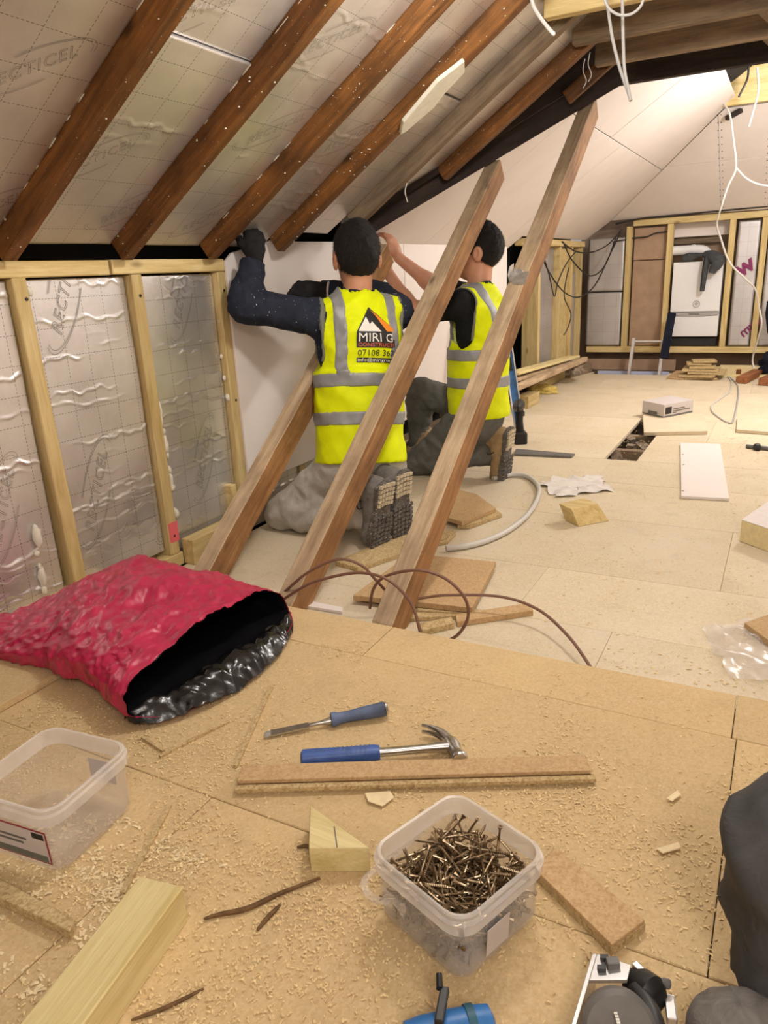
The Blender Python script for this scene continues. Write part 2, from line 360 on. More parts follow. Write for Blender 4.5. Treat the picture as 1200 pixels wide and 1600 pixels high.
def grid_panel(name, L, Wd, mat, parent, mtx, seed, ridges=7, amp=.004, res=.008, thick=.03, rag=.0):
    """foil board: local x along its length, y across, wrinkled skin towards +z"""
    rnd = random.Random(seed); nx = max(4, int(L/res)); ny = max(4, int(Wd/res))
    x = np.linspace(-L/2, L/2, nx+1); y = np.linspace(-Wd/2, Wd/2, ny+1); X, Y = np.meshgrid(x, y, indexing='ij'); Z = np.zeros_like(X)
    for i in range(ridges):
        x0 = rnd.uniform(-L/2, L/2); a = rnd.uniform(-.08, .08); ph = rnd.uniform(0, 6); f = rnd.uniform(20, 50); ya, yb = sorted((rnd.uniform(-.9, .2)*Wd, rnd.uniform(-.2, .9)*Wd))
        wv = x0+a*Y+.006*np.sin(Y*f+ph)+.004*np.sin(Y*f*2.3+ph*2); sg = rnd.uniform(.0024, .0042)
        m = 1/(1+np.exp(-(Y-ya)*60))/(1+np.exp((Y-yb)*60))
        Z += amp*rnd.uniform(.5, 1.2)*np.exp(-((X-wv)/sg)**2)*m*(.7+.3*np.sin(Y*90+ph))
    for i in range(5):
        kx, ky, ph = rnd.uniform(-14, 14), rnd.uniform(-14, 14), rnd.uniform(0, 6); Z += .0009*np.sin(X*kx+Y*ky+ph)
    if rag: Y = Y*(1+rag*np.sin(X*37+seed)*np.abs(Y)/Wd)
    vs = np.stack([X, Y, Z], -1).reshape(-1, 3); idx = np.arange((nx+1)*(ny+1)).reshape(nx+1, ny+1)
    q = np.stack([idx[:-1, :-1], idx[1:, :-1], idx[1:, 1:], idx[:-1, 1:]], -1).reshape(-1, 4)
    rim = np.concatenate([idx[:, 0], idx[-1, 1:], idx[-2::-1, -1], idx[0, -2:0:-1]]); k = len(vs); nr = len(rim)
    vb = vs[rim].copy(); vb[:, 2] = -thick; vs = np.concatenate([vs, vb])
    fs = [tuple(a) for a in q]+[(int(rim[(i+1) % nr]), int(rim[i]), k+i, k+(i+1) % nr) for i in range(nr)]
    me = bpy.data.meshes.new(name); me.from_pydata(vs.tolist(), [], fs); me.polygons.foreach_set('use_smooth', [i < len(q) for i in range(len(fs))]); me.update()
    return link(name, me, MAT[mat], parent, mtx)
def arcs(a, b, t0, t1, r, n=22):
    return [V((a*math.cos(t), b*math.sin(t), 0)) for t in (t0+(t1-t0)*i/n for i in range(n+1))]
_rt = []
def print_logo(parent, mtx, x, y, ang, size=.05, z=.0035, limit=None):
    """outlined block lettering in a double swoosh, printed on a board"""
    if not _rt:
        mb = MB(); me = text_mesh('RECTICEL', 1., outline=.011, shear=.3, space=1.15)
        mb.v = [v.co.copy() for v in me.vertices]; mb.f = [tuple(p.vertices) for p in me.polygons]
        for s_ in (1., .93):
            mb.tube([p+V((.45, 0, 0)) for p in arcs(3.1*s_, 1.05*s_, -.4, 1.9, .01)], .011, 4); mb.tube([p-V((.45, 0, 0)) for p in arcs(3.1*s_, 1.05*s_, 2.75, 5.05, .01)], .011, 4)
        _rt.append(mb.mesh('printed_logo', smooth=False)); _rt[0].materials.append(MAT['ink'])
    m = mtx @ Matrix.Translation((x, y, z)) @ Matrix.Rotation(ang, 4, 'Z') @ Matrix.Diagonal((size, size, size*.08, 1))
    me = _rt[0]
    if limit:
        # trim the print to the board it is on
        bm = bmesh.new(); bm.from_mesh(me); T = mtx.inverted() @ m; Ti = T.inverted()
        for co_, no in limit:
            bmesh.ops.bisect_plane(bm, geom=bm.verts[:]+bm.edges[:]+bm.faces[:], plane_co=Ti @ V(co_), plane_no=(T.to_3x3().transposed() @ V(no)).normalized(), clear_outer=True)
        me = bpy.data.meshes.new('printed_logo'); bm.to_mesh(me); bm.free()
        if not me.polygons: return None
        me.materials.append(MAT['ink'])
    o = bpy.data.objects.new('printed_logo', me); COL.objects.link(o); o.parent = parent
    o.matrix_basis = mtx.inverted() @ m
    return o
# ------------------------------------------------------------------ floors
fl = struct('floor', MB().box((-.1, 4., -.16), (4.3, 9.6, .02)), 'grime')
for y in np.arange(1.9, 7.6, .4):
    beam('floor_joist', (-2.1, y, -.085), (1.9, y, -.085), .05, .12, 'brownwood', fl)
hole = (-.80, -.63, 3.95, 5.10)
cells = []; ys = [1.36, 1.955, 2.36, 2.95, 3.5, 3.95, 4.5, 5.10, 5.7, 6.3, 6.9, 7.22, 7.36]
st = [-.35, .55, -.1, -1.05, .45, 0, 0, -.55, .6, -.2, -.9, 0]
for i in range(len(ys)-1):
    y0, y1 = ys[i], ys[i+1]
    if 3.9 < y0 < 5.0: xs = [-1.9, hole[0], None, hole[1], (.1 if y0 < 4.2 else -.34), 1.8]
    else: xs = [-1.9]+sorted(x for x in (st[i]-1.2, st[i], st[i]+1.2) if -1.8 < x < 1.7)+[1.8]
    if 7.1 < y0: xs = [-1.9, -1.62, None, -.93, .4, 1.8]
    j = 0
    while j < len(xs)-1:
        if xs[j+1] is None: j += 2; continue
        cells.append((xs[j], xs[j+1], y0, y1)); j += 1
sheets([(-1.9, 1.36), (1.8, 1.36), (1.8, 7.36), (-1.9, 7.36)], cells, .0004, lambda a, b: V((a, b, -.022)), (0, 0, .022), 'chipboard_sheet', 'chipfar', fl)
MB().box((-1.275, 7.46, -.055), (.66, .02, .11)).build('hatch_room_light', 'paleblue', fl)  # pale blue board painted as light coming up from the room below
rb = MB()
for i in range(16):
    p = V((random.uniform(-.79, -.64), random.uniform(4.0, 5.0), random.uniform(-.13, -.05))); s_ = random.uniform(.02, .06)
    rb.box(p, (s_*1.5, s_*1.8, s_), Matrix.Rotation(random.uniform(0, 3), 3, V((random.random(), random.random(), 1)).normalized()))
o = rb.build('rubble', 'rubble', fl); o['kind'] = 'stuff'
PZ = .10
pf = struct('floor_raised', MB().box((-.1, .25, .035), (3.9, 2.6, .086)), 'brownwood')
pc = [(-2.05, -.85, 1.40, 1.571), (-.85, -.012, 1.40, 1.571), (-.012, 1.7, 1.40, 1.571), (-2.05, -1.2, .83, 1.40), (-1.2, -.003, .83, 1.40), (-.003, 1.7, .83, 1.40), (-2.05, -.845, .22, .83), (-.845, 1.7, .22, .83), (-2.05, .2, -.4, .22), (.2, 1.7, -.4, .22), (-2.05, 1.7, -1.0, -.4)]
sheets([(-2.05, -1.0), (1.7, -1.0), (1.7, 1.571), (-2.05, 1.571)], pc, .0008, lambda a, b: V((a, b, PZ-.021)), (0, 0, .021), 'chipboard_sheet', 'chip', pf, offs=[0, -.0006, .0006, -.001, 0, .0005])
# ------------------------------------------------------------------ left knee wall
WX = -1.913
wl = struct('wall_left', MB().box((-2.08, 3.5, .5), (.02, 9.4, 1.35)), 'black')
PT = 1.083
beam('top_plate', (WX-.045, .2, PT-.0225), (WX-.045, 1.763, PT-.0225), .09, .045, 'newwood', wl, up=(0, 0, 1))
beam('top_plate', (WX-.045, 1.775, PT-.021), (WX-.045, 2.325, PT-.021), .09, .045, 'newwood', wl)
beam('top_plate', (WX-.06, 2.36, PT-.03), (WX-.06, 5.5, PT-.03), .09, .045, 'newwood', wl)
beam('bottom_plate', (WX-.045, .2, .025), (WX-.045, 1.905, .025), .10, .05, 'newwood', wl)
beam('bottom_plate', (WX-.055, 2.0, .03), (WX-.055, 5.5, .03), .09, .06, 'brownwood', wl)
studs = [.98, 1.432, 1.872, 2.302]
for i, y in enumerate(studs):
    a = beam('stud', (WX-.045, y+(.02 if i == 1 else 0), .05), (WX-.045, y, PT-.045), .09, .047, 'newwood', wl, up=(0, 1, 0))
for y in (2.75, 3.2, 3.65, 4.1, 4.55, 5.0): beam('stud', (WX-.06, y, .06), (WX-.06, y, PT-.06), .09, .045, 'newwood', wl, up=(0, 1, 0))
o = MB().box((WX+.0004, 1.875, .135), (.002, .046, .075)).build('pink_mark', 'pinkmark', wl)
for y, z in ((1.44, .98), (1.455, .10), (1.872, .97), (1.872, .12), (2.302, .97), (2.302, .55)):
    MB().lathe([(.0055, 0), (.0055, .0015), (.002, .002)], (WX, y+.004, z), (1, 0, 0), 10).build('screw_head', 'blackpl', wl)
def wallpanel(y0, y1, z0, z1, seed, x=WX-.028, ridges=22, mat='foilw'):
    m = frame(V((x, (y0+y1)/2, (z0+z1)/2)), (0, 0, 1), (1, 0, 0))     # local x up, z into the room, y = across
    return grid_panel('insulation_panel', z1-z0, y1-y0, mat, wl, m, seed, ridges, .006, .0045, .06), m
ps = []
for i, (y0, y1, z0, z1) in enumerate(((1.008, 1.406, .055, 1.03), (1.466, 1.842, .07, 1.033), (1.902, 2.275, .02, 1.033))):
    o, m = wallpanel(y0, y1, z0, z1, 11+i*3); hy = (y1-y0)/2; hz = (z1-z0)/2
    lim = [((hz-.004, 0, 0), (1, 0, 0)), ((-hz+.004, 0, 0), (-1, 0, 0)), ((0, hy-.004, 0), (0, 1, 0)), ((0, -hy+.004, 0), (0, -1, 0))]
    for (px_, py_, s_) in (((2, 800, .05),), ((100, 455, .055), (150, 768, .054), (262, 770, .054)), ((283, 462, .05), (318, 715, .05)))[i]:
        q = m.inverted() @ onx(px_, py_, WX-.028); print_logo(o, m, q.x, q.y, -.42, s_, limit=lim)
# patches of white gun foam squeezed out along the studs
rf = random.Random(4)
for (y, z0, z1, n) in ((1.905, .14, .62, 11), (1.33, .12, .36, 6), (2.27, .5, .95, 4), (1.47, .98, 1.02, 2)):
    for k in range(n):
        z = z0+(z1-z0)*(k+rf.random()*.6)/n; r = rf.uniform(.006, .017); mb = MB()
        bm = bmesh.new(); bmesh.ops.create_icosphere(bm, subdivisions=2, radius=1)
        for v in bm.verts: v.co *= 1+.45*noise.noise(v.co*2.3+V((k, z*10, y)))
        me = bpy.data.meshes.new('foam_blob'); bm.to_mesh(me); bm.free(); me.polygons.foreach_set('use_smooth', [True]*len(me.polygons))
        link('foam_blob', me, MAT['foam'], wl, Matrix.Translation((WX-.018, y+rf.uniform(-.004, .012), z)) @ Matrix.Diagonal((r*.8, r*rf.uniform(.6, 1), r*rf.uniform(1, 2.4), 1)))
# plasterboard going up on the wall
def board(name, pts, t, mat, parent): return MB().prism([V(p) for p in pts], t).build(name, mat, parent, bevel=.0015, seg=1)
board('plasterboard_sheet', [(WX+.001, 2.318, 0.19), (WX+.001, 3.83, .19), (WX+.001, 3.83, 1.162), (WX+.001, 2.66, 1.15), (WX+.001, 2.645, 1.16), (WX+.001, 2.36, 1.105), (WX+.001, 2.318, 1.075)], (.0125, 0, 0), 'plasterb', wl)
board('plasterboard_sheet', [(WX+.001, 3.836, 0.19), (WX+.001, 5.56, .19), (WX+.001, 5.56, 1.215), (WX+.001, 3.97, 1.185), (WX+.001, 3.836, 1.185)], (.0125, 0, 0), 'plasterb', wl)
o, m = wallpanel(2.33, 3.3, .06, .4, 77, WX-.03, 5)
beam('sole_block', (WX+.03, 1.905, .05), (WX+.03, 2.235, .05), .055, .10, 'newwood', wl)
beam('sole_block', (WX-.02, 2.215, .11), (WX-.02, 2.245, .11), .05, .22, 'newwood', wl)
# far stretch of the left wall: bare studs, a dark opening, foil between
FX = -1.80
beam('top_plate', (FX-.03, 5.66, 1.185), (FX-.03, 7.5, 1.185), .09, .05, 'newwood', wl)
beam('bottom_plate', (FX-.03, 6.05, .03), (FX-.03, 7.5, .03), .09, .06, 'newwood', wl)
for y in (6.08, 6.70, 7.10, 7.46): beam('stud', (FX-.07, y, .06), (FX-.07, y, 1.16), .14, .05, 'newwood', wl, up=(0, 1, 0))
for y0, y1, z1, dx in ((6.11, 6.67, 1.16, .055), (7.13, 7.43, .93, .05)):
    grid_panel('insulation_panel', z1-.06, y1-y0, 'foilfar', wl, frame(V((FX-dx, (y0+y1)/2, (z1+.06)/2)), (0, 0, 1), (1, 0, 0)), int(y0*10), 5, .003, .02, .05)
board('osb_panel', [(FX-.03, 6.73, .06), (FX-.03, 7.07, .06), (FX-.03, 7.07, 1.15), (FX-.03, 6.73, 1.15)], (-.02, 0, 0), 'newwood', wl)
# ------------------------------------------------------------------ left roof slope
A34 = math.radians(34); SN = V((-math.sin(A34), 0, math.cos(A34))); SU = V((math.cos(A34), 0, math.sin(A34)))
def slope(X, Y, off=0.): return V((X, Y, 1.09+math.tan(A34)*(X+1.86)))+SN*off
cl = bpy.data.objects.new('ceiling', None); COL.objects.link(cl); cl['kind'] = 'structure'
p = [slope(-2.35, -1.2, .17), slope(-.3, -1.2, .17), slope(-.3, 7.6, .17), slope(-2.35, 7.6, .17)]
MB().prism(p, SN*.02).build('roof_membrane', 'black', cl)
RY = [.56, .98, 1.386, 1.805, 2.216, 2.588, 2.976, 3.316]
for i, y in enumerate(RY):
    x0 = -1.875 if i < 5 else (-1.835 if i == 5 else (-1.70 if i == 6 else -1.42))
    beam('rafter', slope(x0, y, .06), slope(-.45, y, .06), .047, .12, 'rafter' if i < 6 else ('brownwood' if i == 6 else 'rafter'), cl, up=SN, jit=.006, key=i)
beam('rafter', slope(-.97, 3.69, .03), slope(-.5, 3.69, .03), .03, .06, 'rafter', cl, up=SN)
OFF = .062
def slopepanel(y0, y1, x0, x1, seed, ridges, off=OFF, mat='foil'):
    p0 = slope(x0, (y0+y1)/2, off); p1 = slope(x1, (y0+y1)/2, off)
    m = frame((p0+p1)/2, p1-p0, -SN); L = (p1-p0).length
    return grid_panel('insulation_panel', L, y1-y0, mat, cl, m, seed, ridges, .005, .0065, .05), m, L
sp = [(.585, .955, -1.878, -.45, 3), (1.005, 1.361, -1.878, -.45, 4), (1.412, 1.780, -1.878, -1.272, 2), (1.412, 1.780, -1.268, -.45, 4), (1.832, 2.191, -1.878, -.45, 16), (2.242, 2.563, -1.878, -.45, 5), (2.614, 2.951, -1.80, -1.16, 4), (2.614, 2.951, -1.155, -.45, 4), (3.002, 3.29, -1.75, -.62, 4)]
for i, (y0, y1, x0, x1, rg) in enumerate(sp):
    o, m, L = slopepanel(y0, y1, x0, x1, 31+i, rg, OFF+(.006 if i in (3, 7) else 0))
    hy = (y1-y0)/2; lim = [((L/2-.004, 0, 0), (1, 0, 0)), ((-L/2+.004, 0, 0), (-1, 0, 0)), ((0, hy-.003, 0), (0, 1, 0)), ((0, -hy+.003, 0), (0, -1, 0))]
    for (px_, py_) in {1: ((45, 105), (-30, 330)), 2: ((150, 245), (205, 322)), 3: ((305, 20), (420, 85)), 4: ((325, 338), (515, 62), (430, 200)), 5: ((525, 140), (545, 215)), 6: ((560, 230),)}.get(i, ()):
        d_ = ray(px_, py_); q = CAMP+d_*((SN.dot(slope(-1.5, 2, OFF)-CAMP))/SN.dot(d_)); q = m.inverted() @ q; print_logo(o, m, q.x, q.y, -.85, .043, limit=lim)
rf = random.Random(9)
# white crumbs of foam stuck along the rafters
for i in range(110):
    k = rf.choice((2, 3, 3, 4, 5, 5)); X = rf.uniform(-1.85, -.75); s_ = rf.uniform(.0008, .0026)
    q = slope(X, RY[k]-.026, rf.uniform(.003, .06)) if rf.random() < .7 else slope(X, RY[k]+rf.uniform(-.02, .02), -.002)
    if i == 0:
        bm = bmesh.new(); bmesh.ops.create_icosphere(bm, subdivisions=1, radius=1); cr = bpy.data.meshes.new('foam_crumb'); bm.to_mesh(cr); bm.free(); cr.materials.append(MAT['foam'])
    link('foam_crumb', cr, None, cl, Matrix.Translation(q) @ Matrix.Diagonal((s_*1.5, s_, s_, 1)))
for k, n in ((2, 24), (3, 26), (4, 20)):      # ragged white bead where panel meets rafter
    for j in range(n):
        if rf.random() < .62: continue
        X = -1.8+1.1*j/n; s_ = rf.uniform(.001, .0022)
        link('foam_crumb', cr, None, cl, Matrix.Translation(slope(X+rf.uniform(0, .03), RY[k]-.026, OFF-.002)) @ Matrix.Rotation(-A34, 4, 'Y') @ Matrix.Diagonal((rf.uniform(.008, .025), s_, s_, 1)))
b0 = [slope(-1.285, 2.585, -.001), slope(-1.245, 2.53, -.001), slope(-1.10, 2.50, -.001), slope(-1.02, 2.535, -.001), slope(-1.045, 2.60, -.001), slope(-1.12, 2.605, -.001), slope(-1.17, 2.625, -.001), slope(-1.27, 2.60, -.001)]
MB().prism(b0, -SN*.014).build('foam_offcut', 'foam', cl, bevel=.002, seg=1)
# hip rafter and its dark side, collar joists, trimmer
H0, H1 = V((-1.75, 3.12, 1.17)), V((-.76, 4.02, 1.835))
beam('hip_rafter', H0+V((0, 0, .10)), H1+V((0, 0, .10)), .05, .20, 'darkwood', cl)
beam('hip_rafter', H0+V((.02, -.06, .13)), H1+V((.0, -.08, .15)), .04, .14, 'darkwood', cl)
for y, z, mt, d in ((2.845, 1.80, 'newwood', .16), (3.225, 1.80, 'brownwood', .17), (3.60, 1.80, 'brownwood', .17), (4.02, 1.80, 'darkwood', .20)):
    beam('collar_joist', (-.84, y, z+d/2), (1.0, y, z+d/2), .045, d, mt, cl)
for y0, y1 in ((2.87, 3.2), (3.25, 3.575), (3.625, 3.995)):
    beam('noggin', (-.27, y0, 1.91), (-.13, y1, 1.83), .04, .05, 'brownwood', cl)
# ------------------------------------------------------------------ boarded far slopes
FT = math.tan(A34)
def fslope(X, Y): return V((X, Y, 1.18+FT*(X+1.86)))
cf = bpy.data.objects.new('ceiling_far', None); COL.objects.link(cf); cf['kind'] = 'structure'
poly = [(-1.92, 3.19), (-.74, 4.22), (-.50, 4.22), (-.50, 6.45), (-.574, 6.525), (-1.56, 7.55), (-1.80, 7.55), (-1.80, 5.62), (-1.92, 5.62)]
cel = [(-1.82, -1.02, 3.2, 4.35), (-1.82, -1.02, 4.35, 6.75), (-1.82, -1.02, 6.75, 7.6), (-1.02, -.36, 3.2, 5.15), (-1.02, -.36, 5.15, 7.6)]
cel = [(-1.94, -1.06, 3.2, 4.1), (-1.94, -1.06, 4.1, 5.35), (-1.94, -1.06, 5.35, 7.6), (-1.06, -.36, 3.2, 5.0), (-1.06, -.36, 5.0, 7.6)]
sheets(poly, cel, .002, fslope, SN*.0125, 'plasterboard_sheet', 'plaster', cf, offs=[0, .001, 0, .0015, 0])
BY = 7.55
def bslope(X, Y): return V((X, Y, 1.38+.65*(BY-Y)))
cb_ = bpy.data.objects.new('ceiling_back', None); COL.objects.link(cb_); cb_['kind'] = 'structure'
poly = [(-1.56, 7.55), (-.574, 6.535), (-.2, 6.535), (1.6, 6.535), (1.6, 7.55)]
cel = [(-1.6, -.62, 7.0, 7.6), (-.62, -.25, 7.0, 7.6), (-.25, 1.6, 7.0, 7.6), (-1.6, -.62, 6.5, 7.0), (-.62, -.25, 6.5, 7.0), (-.25, 1.6, 6.5, 7.0)]
BN = V((0, .65, 1)).normalized()
sheets(poly, cel, .0018, bslope, BN*.0125, 'plasterboard_sheet', 'plaster', cb_)
for X in (-.605, -.26):
    for k in range(15):
        Y = 6.58+k*.065
        for dx in (-.012, .012):
            MB().lathe([(.0045, 0), (.0045, .001)], bslope(X+dx-.005, Y)-BN*.0008, -BN, 8).build('drywall_screw', 'blackpl', cb_)
beam('ridge_board', (-.62, 6.46, 2.11), (1.2, 6.46, 2.11), .045, .14, 'newwood', cb_)
beam('ridge_board', (-.66, 6.46, 2.25), (1.2, 6.46, 2.25), .045, .14, 'newwood', cb_)
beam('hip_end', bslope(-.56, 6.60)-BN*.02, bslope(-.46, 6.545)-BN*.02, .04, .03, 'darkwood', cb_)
# flat ceiling, right wall and rear wall close the loft outside the picture
struct('ceiling_flat', MB().box((.6, 3.2, 2.36), (2.3, 8.9, .03)), 'plaster')
struct('wall_right', MB().box((1.75, 3.2, 1.12), (.03, 8.9, 2.5)), 'plaster')
struct('wall_rear', MB().box((-.2, -1.1, 1.15), (3.9, .03, 2.5)), 'plaster')
# ------------------------------------------------------------------ back knee wall
wb = struct('wall_back', MB().box((-.1, BY+.28, .55), (3.6, .02, 1.9)), 'brownboard')
beam('top_plate', (-1.36, BY+.04, 1.345), (1.5, BY+.04, 1.345), .09, .055, 'newwood', wb)
beam('bottom_plate', (-1.75, BY+.04, .195), (1.5, BY+.04, .195), .09, .055, 'newwood', wb)
def bx(px, py): return ony(px, py, BY).x
for px in (979, 1042, 1137, 1187):
    x = bx(px, 440); beam('stud', (x, BY+.045, .222), (x, BY+.045, 1.318), .05, .09, 'newwood', wb, up=(0, 1, 0))
def bpanel(name, px0, px1, z0, z1, mat, dy=.03, sd=0):
    x0, x1 = bx(px0, 440), bx(px1, 440)
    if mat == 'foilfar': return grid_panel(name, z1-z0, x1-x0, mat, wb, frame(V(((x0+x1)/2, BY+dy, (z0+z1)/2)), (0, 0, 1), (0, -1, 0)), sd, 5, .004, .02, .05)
    return board(name, [(x0, BY+dy, z0), (x1, BY+dy, z0), (x1, BY+dy, z1), (x0, BY+dy, z1)], (0, .02, 0), mat, wb)
for i, (a, b, z0, z1) in enumerate(((917, 972, .23, .735), (917, 973, .745, 1.23), (1146, 1180, .23, 1.30), (1194, 1240, .23, 1.30))):
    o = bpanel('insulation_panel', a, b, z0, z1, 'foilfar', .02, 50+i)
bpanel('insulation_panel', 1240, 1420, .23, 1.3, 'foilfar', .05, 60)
bpanel('brown_board', 986, 1037, .23, 1.01, 'brownboard', .06); bpanel('brown_board', 986, 1037, 1.018, 1.30, 'brownboard', .06)
bpanel('brown_board', 1044, 1140, 1.14, 1.32, 'brownwood', .2)
bpanel('plaster_strip', 1044, 1140, 1.20, 1.32, 'plaster', .15)
board('brown_board', [(-1.75, BY-.02, .0), (-.9, BY-.02, .0), (-.9, BY-.02, .105), (-1.75, BY-.02, .105)], (0, .02, 0), 'brownboard', wb)
for (t_, px, py, sz, rot, z) in (('erm', 1172, 511, .12, .75, 0), ('w', 1164, 416, .20, .6, 0)):
    p_ = ony(px, py, BY+.012); me = text_mesh(t_, sz, bold=.006 if t_ == 'w' else .002); me.materials.append(MAT['purple'])
    # printed mirror-wise on the back of the board
    m = frame(p_, (math.cos(rot), 0, math.sin(rot)), (0, -1, 0)) @ (Matrix.Diagonal((-1, 1, 1, 1)) if t_ == 'erm' else Matrix.Identity(4))
    if t_ == 'erm': m = frame(p_, (-math.cos(rot), 0, -math.sin(rot)), (0, -1, 0)) @ Matrix.Diagonal((1, -1, 1, 1))
    link('printed_lettering', me, None, wb, m)
# ------------------------------------------------------------------ leaning old rafters in the middle of the room
SD = V((0, math.cos(math.radians(37)), math.sin(math.radians(37)))); SUP = V((0, -SD.z, SD.y))
ST = [(-1.648, 1.596, 1.88), (-1.2825, 1.596, 2.46), (-.936, 1.596, 2.90)]
SLAB = ['old sawn timber strut nearest the foil wall, rising behind the kneeling worker in navy', 'middle old sawn timber strut, crossing in front of the worker with the printed vest', 'tallest old sawn timber strut with a metal bracket on it, rightmost of three']
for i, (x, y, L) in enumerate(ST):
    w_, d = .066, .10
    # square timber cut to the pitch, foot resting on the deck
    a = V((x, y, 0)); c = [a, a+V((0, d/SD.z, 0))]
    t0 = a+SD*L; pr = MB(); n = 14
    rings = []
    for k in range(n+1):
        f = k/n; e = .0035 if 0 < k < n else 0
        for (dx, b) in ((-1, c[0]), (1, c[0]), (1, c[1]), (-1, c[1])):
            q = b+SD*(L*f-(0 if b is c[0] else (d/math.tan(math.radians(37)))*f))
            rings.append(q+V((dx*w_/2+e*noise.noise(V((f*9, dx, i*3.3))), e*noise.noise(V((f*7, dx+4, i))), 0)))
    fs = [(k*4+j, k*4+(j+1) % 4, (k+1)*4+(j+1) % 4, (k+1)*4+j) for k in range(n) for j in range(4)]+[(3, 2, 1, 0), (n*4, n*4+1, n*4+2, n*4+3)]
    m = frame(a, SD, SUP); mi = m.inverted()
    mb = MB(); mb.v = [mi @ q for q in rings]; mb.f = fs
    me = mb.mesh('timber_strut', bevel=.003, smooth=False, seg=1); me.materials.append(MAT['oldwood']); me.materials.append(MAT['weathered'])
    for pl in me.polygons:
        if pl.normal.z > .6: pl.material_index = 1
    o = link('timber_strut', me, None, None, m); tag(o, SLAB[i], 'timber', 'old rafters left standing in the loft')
# bracket on the tallest strut
bp = V((-.936, 1.596, 0))+SD*((.965)/SD.z*1.0); bk = thing('joist_bracket', 'small galvanised metal bracket fixed on the upper face of the rightmost timber strut', 'bracket', bp)
R3 = frame(bp, SD, SUP) @ Matrix.Diagonal((.8, .8, .8, 1))
def lb(mb, pts, t): return mb.prism([R3 @ V(p) for p in pts], R3.to_3x3() @ V(t))
lb(MB(), [(-.055, -.045, .001), (.04, -.045, .001), (.04, .036, .001), (-.02, .036, .001), (-.055, .01, .001)], (0, 0, .002)).build('base_flange', 'galv', bk)
lb(MB(), [(-.045, .03, .003), (.035, .03, .003), (.055, .03, .04), (.0, .03, .066), (-.045, .03, .05)], (0, .002, 0)).build('side_flange', 'galv', bk)
lb(MB(), [(.03, .03, .003), (.03, -.02, .003), (.03, -.012, .022), (.03, .03, .03)], (.002, 0, 0)).build('gusset', 'galv', bk)
# ------------------------------------------------------------------ pink rubble sack on the raised deck
sk = thing('rubble_sack', 'open pink plastic rubble sack with a shiny black inside, lying on the raised deck', 'sack', (-1.42, 1.22, PZ))
def sackpt(u, v, ins=0.):
    """u 0 tail .. 1 mouth, v 0..1 around: 0 left low edge, .25 top, .5 far edge, .75 underside"""
    th = 2*math.pi*v
    key = [(0, (-1.85, 1.0), (-1.86, 1.21), .035), (.22, (-1.70, .99), (-1.80, 1.28), .05), (.38, (-1.52, 1.00), (-1.76, 1.42), .10), (.55, (-1.38, .985), (-1.66, 1.50), .14), (.78, (-1.24, .955), (-1.38, 1.50), .13), (1, (-1.15, .93), (-1.14, 1.485), .115)]
    for i in range(len(key)-1):
        if u <= key[i+1][0]+1e-9: break
    t = (u-key[i][0])/(key[i+1][0]-key[i][0]); t = t*t*(3-2*t)*.5+t*.5
    A = V(key[i][1]).lerp(V(key[i+1][1]), t); B = V(key[i][2]).lerp(V(key[i+1][2]), t); h = key[i][3]+(key[i+1][3]-key[i][3])*t
    c = (A+B)/2; e = (B-A)/2
    cs, sn = math.cos(th), math.sin(th)
    p = V((c.x-e.x*cs, c.y-e.y*cs, PZ+.004+h*(.5+.5*math.copysign(abs(sn)**.7, sn)) if sn > 0 else PZ+.004+h*.5*(1-abs(sn)**.35)))
    if sn > 0: p.z = PZ+.004+h*.5+h*.5*abs(sn)**.75*(1-.25*cs) if True else p.z
    ax = V((e.y, -e.x)).normalized(); ax = -ax if ax.x < 0 else ax
    if u > .8:                                   # the lower lip of the mouth reaches further out than the upper one
        k = (u-.8)/.2; s_ = (-sn)*.5
        p.x += ax.x*k*(.105*max(0, -sn)+.0*sn)-.03*k*max(0, sn); p.y += ax.y*k*.09*max(0, -sn)
        if sn < 0: p.z += k*.012*(-sn)*(1+math.sin(cs*7))
    q = p*1.0
    d = .020*noise.noise(q*8)+.016*(.4-abs(noise.noise(q*15+V((3, 1, 7)))))+.013*(.4-abs(noise.noise(q*27+V((8, 2, 1)))))+.008*(.4-abs(noise.noise(q*52)))
    w_ = 1.0 if sn > -.2 else .25
    n = V((-e.x*cs*.6, -e.y*cs*.6, .12*sn)).normalized() if True else 0
    p += n*(d*w_-ins); p.z = max(p.z, PZ+.003+(.002 if ins else 0), PZ+.0205 if p.x < -1.47 else 0); return p
def sackmesh(name, mat, u0, u1, nu, nv, ins, flip):
    mb = MB(); mb.smooth = True
    vs = [sackpt(u0+(u1-u0)*i/nu, j/nv, ins) for i in range(nu+1) for j in range(nv)]
    fs = [(i*nv+j, i*nv+(j+1) % nv, (i+1)*nv+(j+1) % nv, (i+1)*nv+j) for i in range(nu) for j in range(nv)]
    if flip: fs = [f[::-1] for f in fs]
    if not ins: fs.append(tuple(range(nv)))
    mb.add(vs, fs); return mb.build(name, mat, sk)
sackmesh('outer_skin', 'pink', 0, 1, 190, 190, 0, True)
sackmesh('lining', 'sackin', .45, 1.0, 90, 150, .004, False)
mb = MB(); mb.smooth = True; vs = []; fs = []      # black lower lip folded out over the deck
nv, nu = 80, 22
for i in range(nu+1):
    for j in range(nv+1):
        f = j/nv; A = V((-1.165, .925, 0)).lerp(V((-1.13, 1.478, 0)), f); k = i/nu
        bul = math.sin(math.pi*min(1, max(0, f)))**.6
        q = V((A.x+k*(.115*bul+.012), A.y-k*.035*bul, 0))
        z = PZ+.012+.045*math.sin(math.pi*k)*(.4+.6*bul)
        z += .016*noise.noise(V((q.x*16, q.y*16, 2)))+.014*abs(noise.noise(V((q.x*40, q.y*40, 5))))
        q.z = max(PZ+.004, z); vs.append(q)
